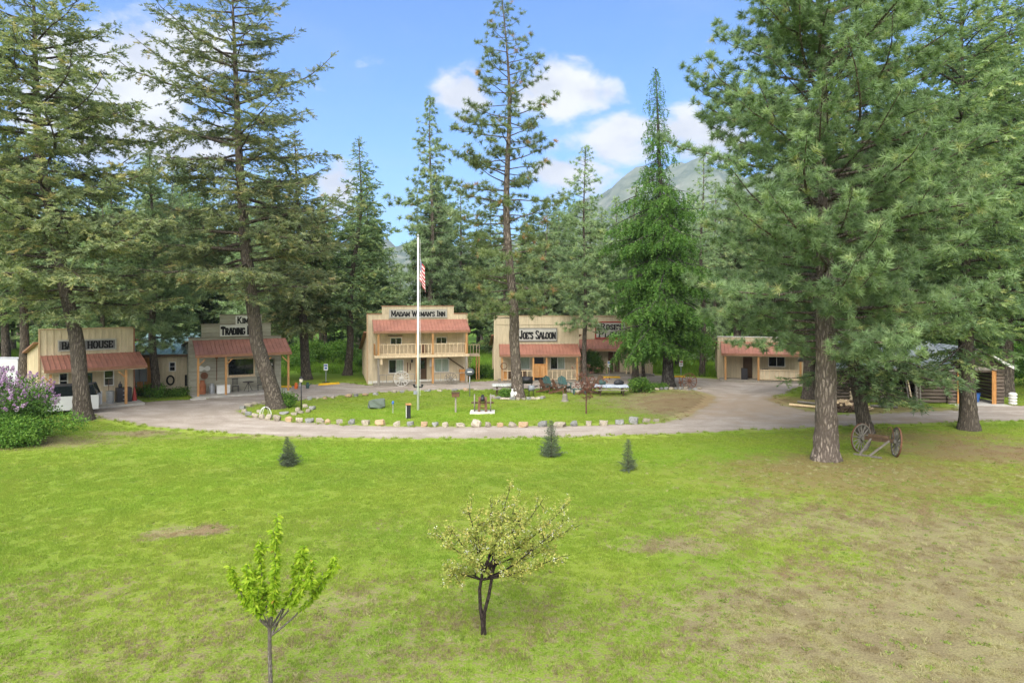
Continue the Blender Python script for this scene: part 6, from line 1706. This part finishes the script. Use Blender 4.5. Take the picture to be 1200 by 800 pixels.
# ------------------------------------------------------------------ firewood, poles at the barn
rg = random.Random(8)
wm = []
for k in range(6):
    r = rg.uniform(.07, .11); a = rg.uniform(0, 1)
    mb = MB(); n = 5
    pts = [(r * cos(a + 2 * pi * i / n) * rg.uniform(.7, 1.15), r * sin(a + 2 * pi * i / n) * rg.uniform(.7, 1.15)) for i in range(n)]
    mb.add([(-.22, y, z) for y, z in pts] + [(.22, y, z) for y, z in pts], [(i, (i + 1) % n, n + (i + 1) % n, n + i) for i in range(n)] + [tuple(range(n))[::-1], tuple(range(n, 2 * n))])
    wm.append(mb.mesh('firewood', M['split_wood'] if k < 4 else M['split_bark']))
fc = G(995, 482.5)
for k in range(110):
    lay = k // 34; u = rg.gauss(0, 1); v = rg.gauss(0, 1)
    sc = 1 - lay * .24
    x = fc.x + max(-1.5, min(1.5, u * .75)) * sc; y = fc.y + .5 + max(-.9, min(.9, v * .42)) * sc
    o = link('firewood', wm[rg.randrange(6)], None, (x, y, .09 + lay * .155 + rg.uniform(0, .05)), (rg.uniform(-.5, .5), rg.uniform(-.35, .35), rg.uniform(0, 3.1)), (1.3, 1.35, 1.35))
    tag(o, 'split log in the heap of pale firewood by the barn', 'firewood', 'firewood heap')
rg = random.Random(12)
for k in range(34):
    x = -2.6 + rg.random() * 4.0; o = link('firewood', wm[rg.choice((3, 4, 5))], None, on(lb, x, .55 + .35 * rg.random(), .1 + .19 * (k % 5)), (rg.uniform(-.1, .1), 0, radians(90) + rg.uniform(-.15, .15)), (1.2, 1.1, 1.1))
    tag(o, 'dark split log stacked inside the open front of the log barn', 'firewood', 'firewood stacked in the barn')
for k, (px, lean_) in enumerate(((1066, .02), (1070, -.03), (1075.5, .05), (1079, .08))):
    A = at(px, 45.2); mb = MB().cyl((0, 0, 0), (lean_ * 4, .75, 2.35 + .3 * (k % 2)), .055, .035, 8)
    simple('leaning_pole', ORD[k] + ' from the left of the thin poles leaning on the log barn', 'pole', mb, M['weathered'] if k != 1 else M['pale_wood'], A, 0, 'poles leaning on the barn')
for k, (a, b_) in enumerate((((925, 475.5), (962, 479)), ((935, 472), (968, 476)), ((1020, 477), (1052, 479)))):
    A, B = G(*a), G(*b_); d = B - A
    mb = MB().cyl((0, 0, .09), (d.x, d.y, .11), .09, .07, 8)
    simple('log', ['long pale log lying at the woodpile, nearer of two', 'long grey log lying at the woodpile, farther of two', 'grey timber lying on the grass before the log barn'][k], 'log', mb, M['weathered'] if k else M['split_wood'], A, 0)

# ------------------------------------------------------------------ vehicles at the bath house
def car_body(prof, W_, mat, parent, name='body'):
    """side profile (y forward along -Y... x,z) swept across the width with tumblehome"""
    n = len(prof); vs = []
    for s, k in ((-1, 1.0), (1, 1.0)):
        for (x, z) in prof: vs.append((x, s * W_ / 2 * (1 - .10 * max(0, z - 1.0)), z))
    fs = [(i, (i + 1) % n, n + (i + 1) % n, n + i) for i in range(n)] + [tuple(range(n)), tuple(range(n, 2 * n))[::-1]]
    o = MB().add(vs, fs).build(name, mat, parent)
    bv = o.modifiers.new('bevel', 'BEVEL'); bv.width = .06; bv.segments = 3; bv.limit_method = 'ANGLE'
    return o
def car_wheel(parent, x, y, r=.36):
    w_ = MB().cyl((0, -.11, 0), (0, .11, 0), r, n=20).build('wheel', M['rubber'], parent, True); w_.location = (x, y, r)
    MB().cyl((0, -.118, 0), (0, .118, 0), r * .6, n=14).build('rim', M['galvanised'], w_)
suv = empty('parked_car', at(68, 42.2, .01), radians(205), 'white car parked at the bath house, mostly behind the leaning fir and lilac', 'car')
car_body([(-2.2, .35), (2.2, .35), (2.25, .85), (2.0, 1.0), (1.1, 1.08), (-2.2, 1.1)], 1.85, M['car_white'], suv)
cabn = car_body([(-2.12, 1.09), (1.05, 1.07), (.35, 1.68), (-1.9, 1.72)], 1.7, M['window_glass'], suv, 'cabin_glass')
bx('roof', -1.85, .30, -.72, .72, 1.70, 1.76, M['black_plastic'], suv)
for x in (-1.4, 1.4):
    for y in (-.86, .86): car_wheel(suv, x, y)
for y in (-.65, .65): bx('headlight', 2.2, 2.29, y - .18, y + .18, .74, .9, M['lamp_glass'], suv)
bx('bumper', 2.2, 2.33, -.8, .8, .36, .6, M['black_plastic'], suv); bx('grille', 2.23, 2.285, -.42, .42, .66, .88, M['black_plastic'], suv)
van = empty('parked_van', at(-2, 52, .0), radians(170), 'white van behind the lilac bush at the left edge', 'van')
car_body([(-2.6, .4), (2.5, .4), (2.6, 1.0), (2.35, 1.2), (1.55, 2.3), (1.2, 2.55), (-2.5, 2.6), (-2.62, 2.3)], 2.0, M['car_white'], van)
bx('side_window', .3, 1.5, -1.02, 1.02, 1.35, 1.95, M['window_glass'], van)
for x in (-1.6, 1.65):
    for y in (-.93, .93): car_wheel(van, x, y)
bx('bumper', 2.52, 2.68, -.9, .9, .42, .65, M['black_plastic'], van)

# ------------------------------------------------------------------ grass: small tiles of blades spread over the lawn
def blade_tile(name, n, size, h, wd, mat, seed, lean_=.55):
    rng = np.random.default_rng(seed)
    base = np.stack([(rng.random(n) - .5) * size, (rng.random(n) - .5) * size, np.full(n, -.004)], 1)
    cl = rng.random((max(3, n // 24), 2)) * size - size / 2
    k = rng.integers(0, len(cl), n); m_ = rng.random(n) < .55
    base[m_, :2] = cl[k[m_]] + rng.normal(size=(m_.sum(), 2)) * size * .045
    d = unit(np.stack([rng.normal(size=n) * lean_, rng.normal(size=n) * lean_, np.ones(n)], 1))
    L = h * (.5 + .9 * rng.random(n) ** 1.5)
    V, F = tri_template(d, base, L, wd * (.7 + .6 * rng.random(n)), rng)
    me = npmesh(name, V, F, mat, np.repeat(rng.random(n), 3))
    return bpy.data.objects.new(name, me)          # never linked: only the grass object draws it
def grass_object(name, label, pts, scl, tiles, seed):
    me = bpy.data.meshes.new(name); me.vertices.add(len(pts)); me.vertices.foreach_set('co', np.asarray(pts, np.float32).ravel())
    a = me.attributes.new('scl', 'FLOAT', 'POINT'); a.data.foreach_set('value', np.asarray(scl, np.float32))
    me.materials.append(tiles[0].data.materials[0])
    ob = link(name, me); tag(ob, label, 'grass', None, 'stuff')
    ng = bpy.data.node_groups.new(name, 'GeometryNodeTree')
    ng.interface.new_socket('Geometry', in_out='INPUT', socket_type='NodeSocketGeometry'); ng.interface.new_socket('Geometry', in_out='OUTPUT', socket_type='NodeSocketGeometry')
    N = ng.nodes; L = ng.links
    gi = N.new('NodeGroupInput'); go = N.new('NodeGroupOutput'); jn = N.new('GeometryNodeJoinGeometry')
    na = N.new('GeometryNodeInputNamedAttribute'); na.data_type = 'FLOAT'; na.inputs[0].default_value = 'scl'
    rv = N.new('FunctionNodeRandomValue'); rv.data_type = 'FLOAT_VECTOR'; rv.inputs[0].default_value = (0, 0, 0); rv.inputs[1].default_value = (0, 0, 6.283)
    pick = N.new('FunctionNodeRandomValue'); pick.data_type = 'INT'; pick.inputs[4].default_value = 0; pick.inputs[5].default_value = len(tiles) - 1; pick.inputs['Seed'].default_value = 9
    for i, tl in enumerate(tiles):
        oi = N.new('GeometryNodeObjectInfo'); oi.inputs[0].default_value = tl; oi.inputs[1].default_value = True
        ip = N.new('GeometryNodeInstanceOnPoints'); cmp_ = N.new('FunctionNodeCompare'); cmp_.data_type = 'INT'; cmp_.operation = 'EQUAL'
        L.new(pick.outputs[2], cmp_.inputs[2]); cmp_.inputs[3].default_value = i
        L.new(gi.outputs[0], ip.inputs['Points']); L.new(cmp_.outputs[0], ip.inputs['Selection']); L.new(oi.outputs['Geometry'], ip.inputs['Instance'])
        L.new(rv.outputs[0], ip.inputs['Rotation']); L.new(na.outputs[0], ip.inputs['Scale'])
        L.new(ip.outputs[0], jn.inputs[0])
    L.new(jn.outputs[0], go.inputs[0])
    md = ob.modifiers.new('grass', 'NODES'); md.node_group = ng
    return ob
def dryness(P):
    d = np.zeros(len(P))
    for (x, y, rx, ry, wt) in DRY + DUFF:
        q = np.hypot((P[:, 0] - x) / rx, (P[:, 1] - y) / ry); d = np.maximum(d, wt * np.clip((1.25 - q) / 1.1, 0, 1))
    return d
rng = np.random.default_rng(77)
tilesA = [blade_tile('grass_tile', 240, .42, .07, .010, M['grass_blade'], 80 + i) for i in range(4)]
n = 21000
Yg = np.sqrt(rng.random(n) * (38.0 ** 2 - 10.5 ** 2) + 10.5 ** 2); Xg = (rng.random(n) * 2 - 1) * (Yg * .80 + 1)
P = np.stack([Xg, Yg], 1); dr = dryness(P); ds = drive_sdf(P)
keep = (rng.random(n) > dr * .6) & (ds > .15) & (rng.random(n) < np.clip((38 - Yg) / 16, 0, 1))
P = P[keep]; dr = dr[keep]
sc = (.65 + .75 * rng.random(len(P)) ** 2) * (1 - .45 * dr)
grass_object('lawn_grass', 'mown grass of the near lawn', np.concatenate([P, np.zeros((len(P), 1))], 1), sc, tilesA, 1)
tilesB = [blade_tile('grass_tile', 150, .8, .07, .020, M['grass_blade'], 90 + i) for i in range(4)]
n = 9000
Yg = 20 + rng.random(n) * 37; Xg = (rng.random(n) * 2 - 1) * (Yg * .80 + 1)
P = np.stack([Xg, Yg], 1); ds = drive_sdf(P); dr = dryness(P)
keep = (ds > .18) & (rng.random(n) > dr * .85) & (rng.random(n) < np.clip((Yg - 20) / 16, 0, 1))
P = P[keep]; ds = ds[keep]; dr = dr[keep]
sc = (.7 + .5 * rng.random(len(P))) * (1 - .4 * dr) * np.where(ds < .6, .8, 1)
grass_object('lawn_grass', 'mown grass of the far lawn and the island', np.concatenate([P, np.zeros((len(P), 1))], 1), sc, tilesB, 2)
# pale bunches of last year's grass and dark weeds on the dry parts
leaf_mat('dry_blade', [(0, (.30, .27, .13)), (.6, (.42, .40, .20)), (1, (.50, .46, .26))], .3)
leaf_mat('weed_leaf', [(0, (.14, .22, .03)), (.6, (.22, .31, .05)), (1, (.32, .38, .10))], .35)
tilesE = [blade_tile('grass_tile', 70, .16, .10, .010, M['dry_blade'], 120 + i, .8) for i in range(3)]
n = 5200
Yg = np.sqrt(rng.random(n) * (30.0 ** 2 - 11 ** 2) + 11 ** 2); Xg = (rng.random(n) * 2 - 1) * (Yg * .80 + 1)
P = np.stack([Xg, Yg], 1); dr = dryness(P); P = P[rng.random(n) < (dr - .15) * .9]
grass_object('dry_grass', 'pale dry grass bunches on the bare parts of the lawn', np.concatenate([P, np.zeros((len(P), 1))], 1), .4 + .8 * rng.random(len(P)) ** 2, tilesE, 5)
tilesF = [blade_tile('grass_tile', 26, .18, .07, .035, M['weed_leaf'], 130 + i, 1.3) for i in range(3)]
n = 3600
Yg = np.sqrt(rng.random(n) * (30.0 ** 2 - 11 ** 2) + 11 ** 2); Xg = (rng.random(n) * 2 - 1) * (Yg * .80 + 1)
P = np.stack([Xg, Yg], 1)
grass_object('lawn_weeds', 'small broad-leaved weeds scattered in the lawn', np.concatenate([P, np.zeros((len(P), 1))], 1), .4 + .7 * rng.random(len(P)) ** 2, tilesF, 6)
# long meadow grass and weeds at the wood's edge
tilesC = [blade_tile('grass_tile', 120, 1.3, .55, .05, M['meadow_blade'], 100 + i, .45) for i in range(4)]
n = 4200
Yg = 60 + rng.random(n) * 34; Xg = (rng.random(n) * 2 - 1) * (Yg * .80 + 1)
P = np.stack([Xg, Yg], 1); ds = drive_sdf(P); pxs = 600 + P[:, 0] / P[:, 1] * FPX
inb = (P[:, 1] < 70) & (((pxs > 425) & (pxs < 552)) | ((pxs > 576) & (pxs < 770)) | ((pxs > 838) & (pxs < 948)))
keep = (ds > 1.0) & ~inb & (P[:, 1] > np.where((pxs > 330) & (pxs < 425), 66, 62))
P = P[keep]; sc = .6 + .7 * rng.random(len(P))
grass_object('meadow_grass', 'long bright green grass along the edge of the woods', np.concatenate([P, np.zeros((len(P), 1))], 1), sc, tilesC, 3)
# scruffy tufts along the gravel edges
tilesD = [blade_tile('grass_tile', 46, .25, .13, .02, M['grass_blade'], 110 + i, .6) for i in range(3)]
n = 16000
P = np.stack([rng.random(n) * 100 - 52, 34 + rng.random(n) * 26], 1); ds = drive_sdf(P)
P = P[(ds > -.25) & (ds < .45)]; P = P[rng.random(len(P)) > 1.3 * dryness(P)][:2600]
grass_object('edge_grass', 'ragged grass tufts along the edges of the gravel drive', np.concatenate([P, np.full((len(P), 1), .008)], 1), .6 + .7 * rng.random(len(P)), tilesD, 4)
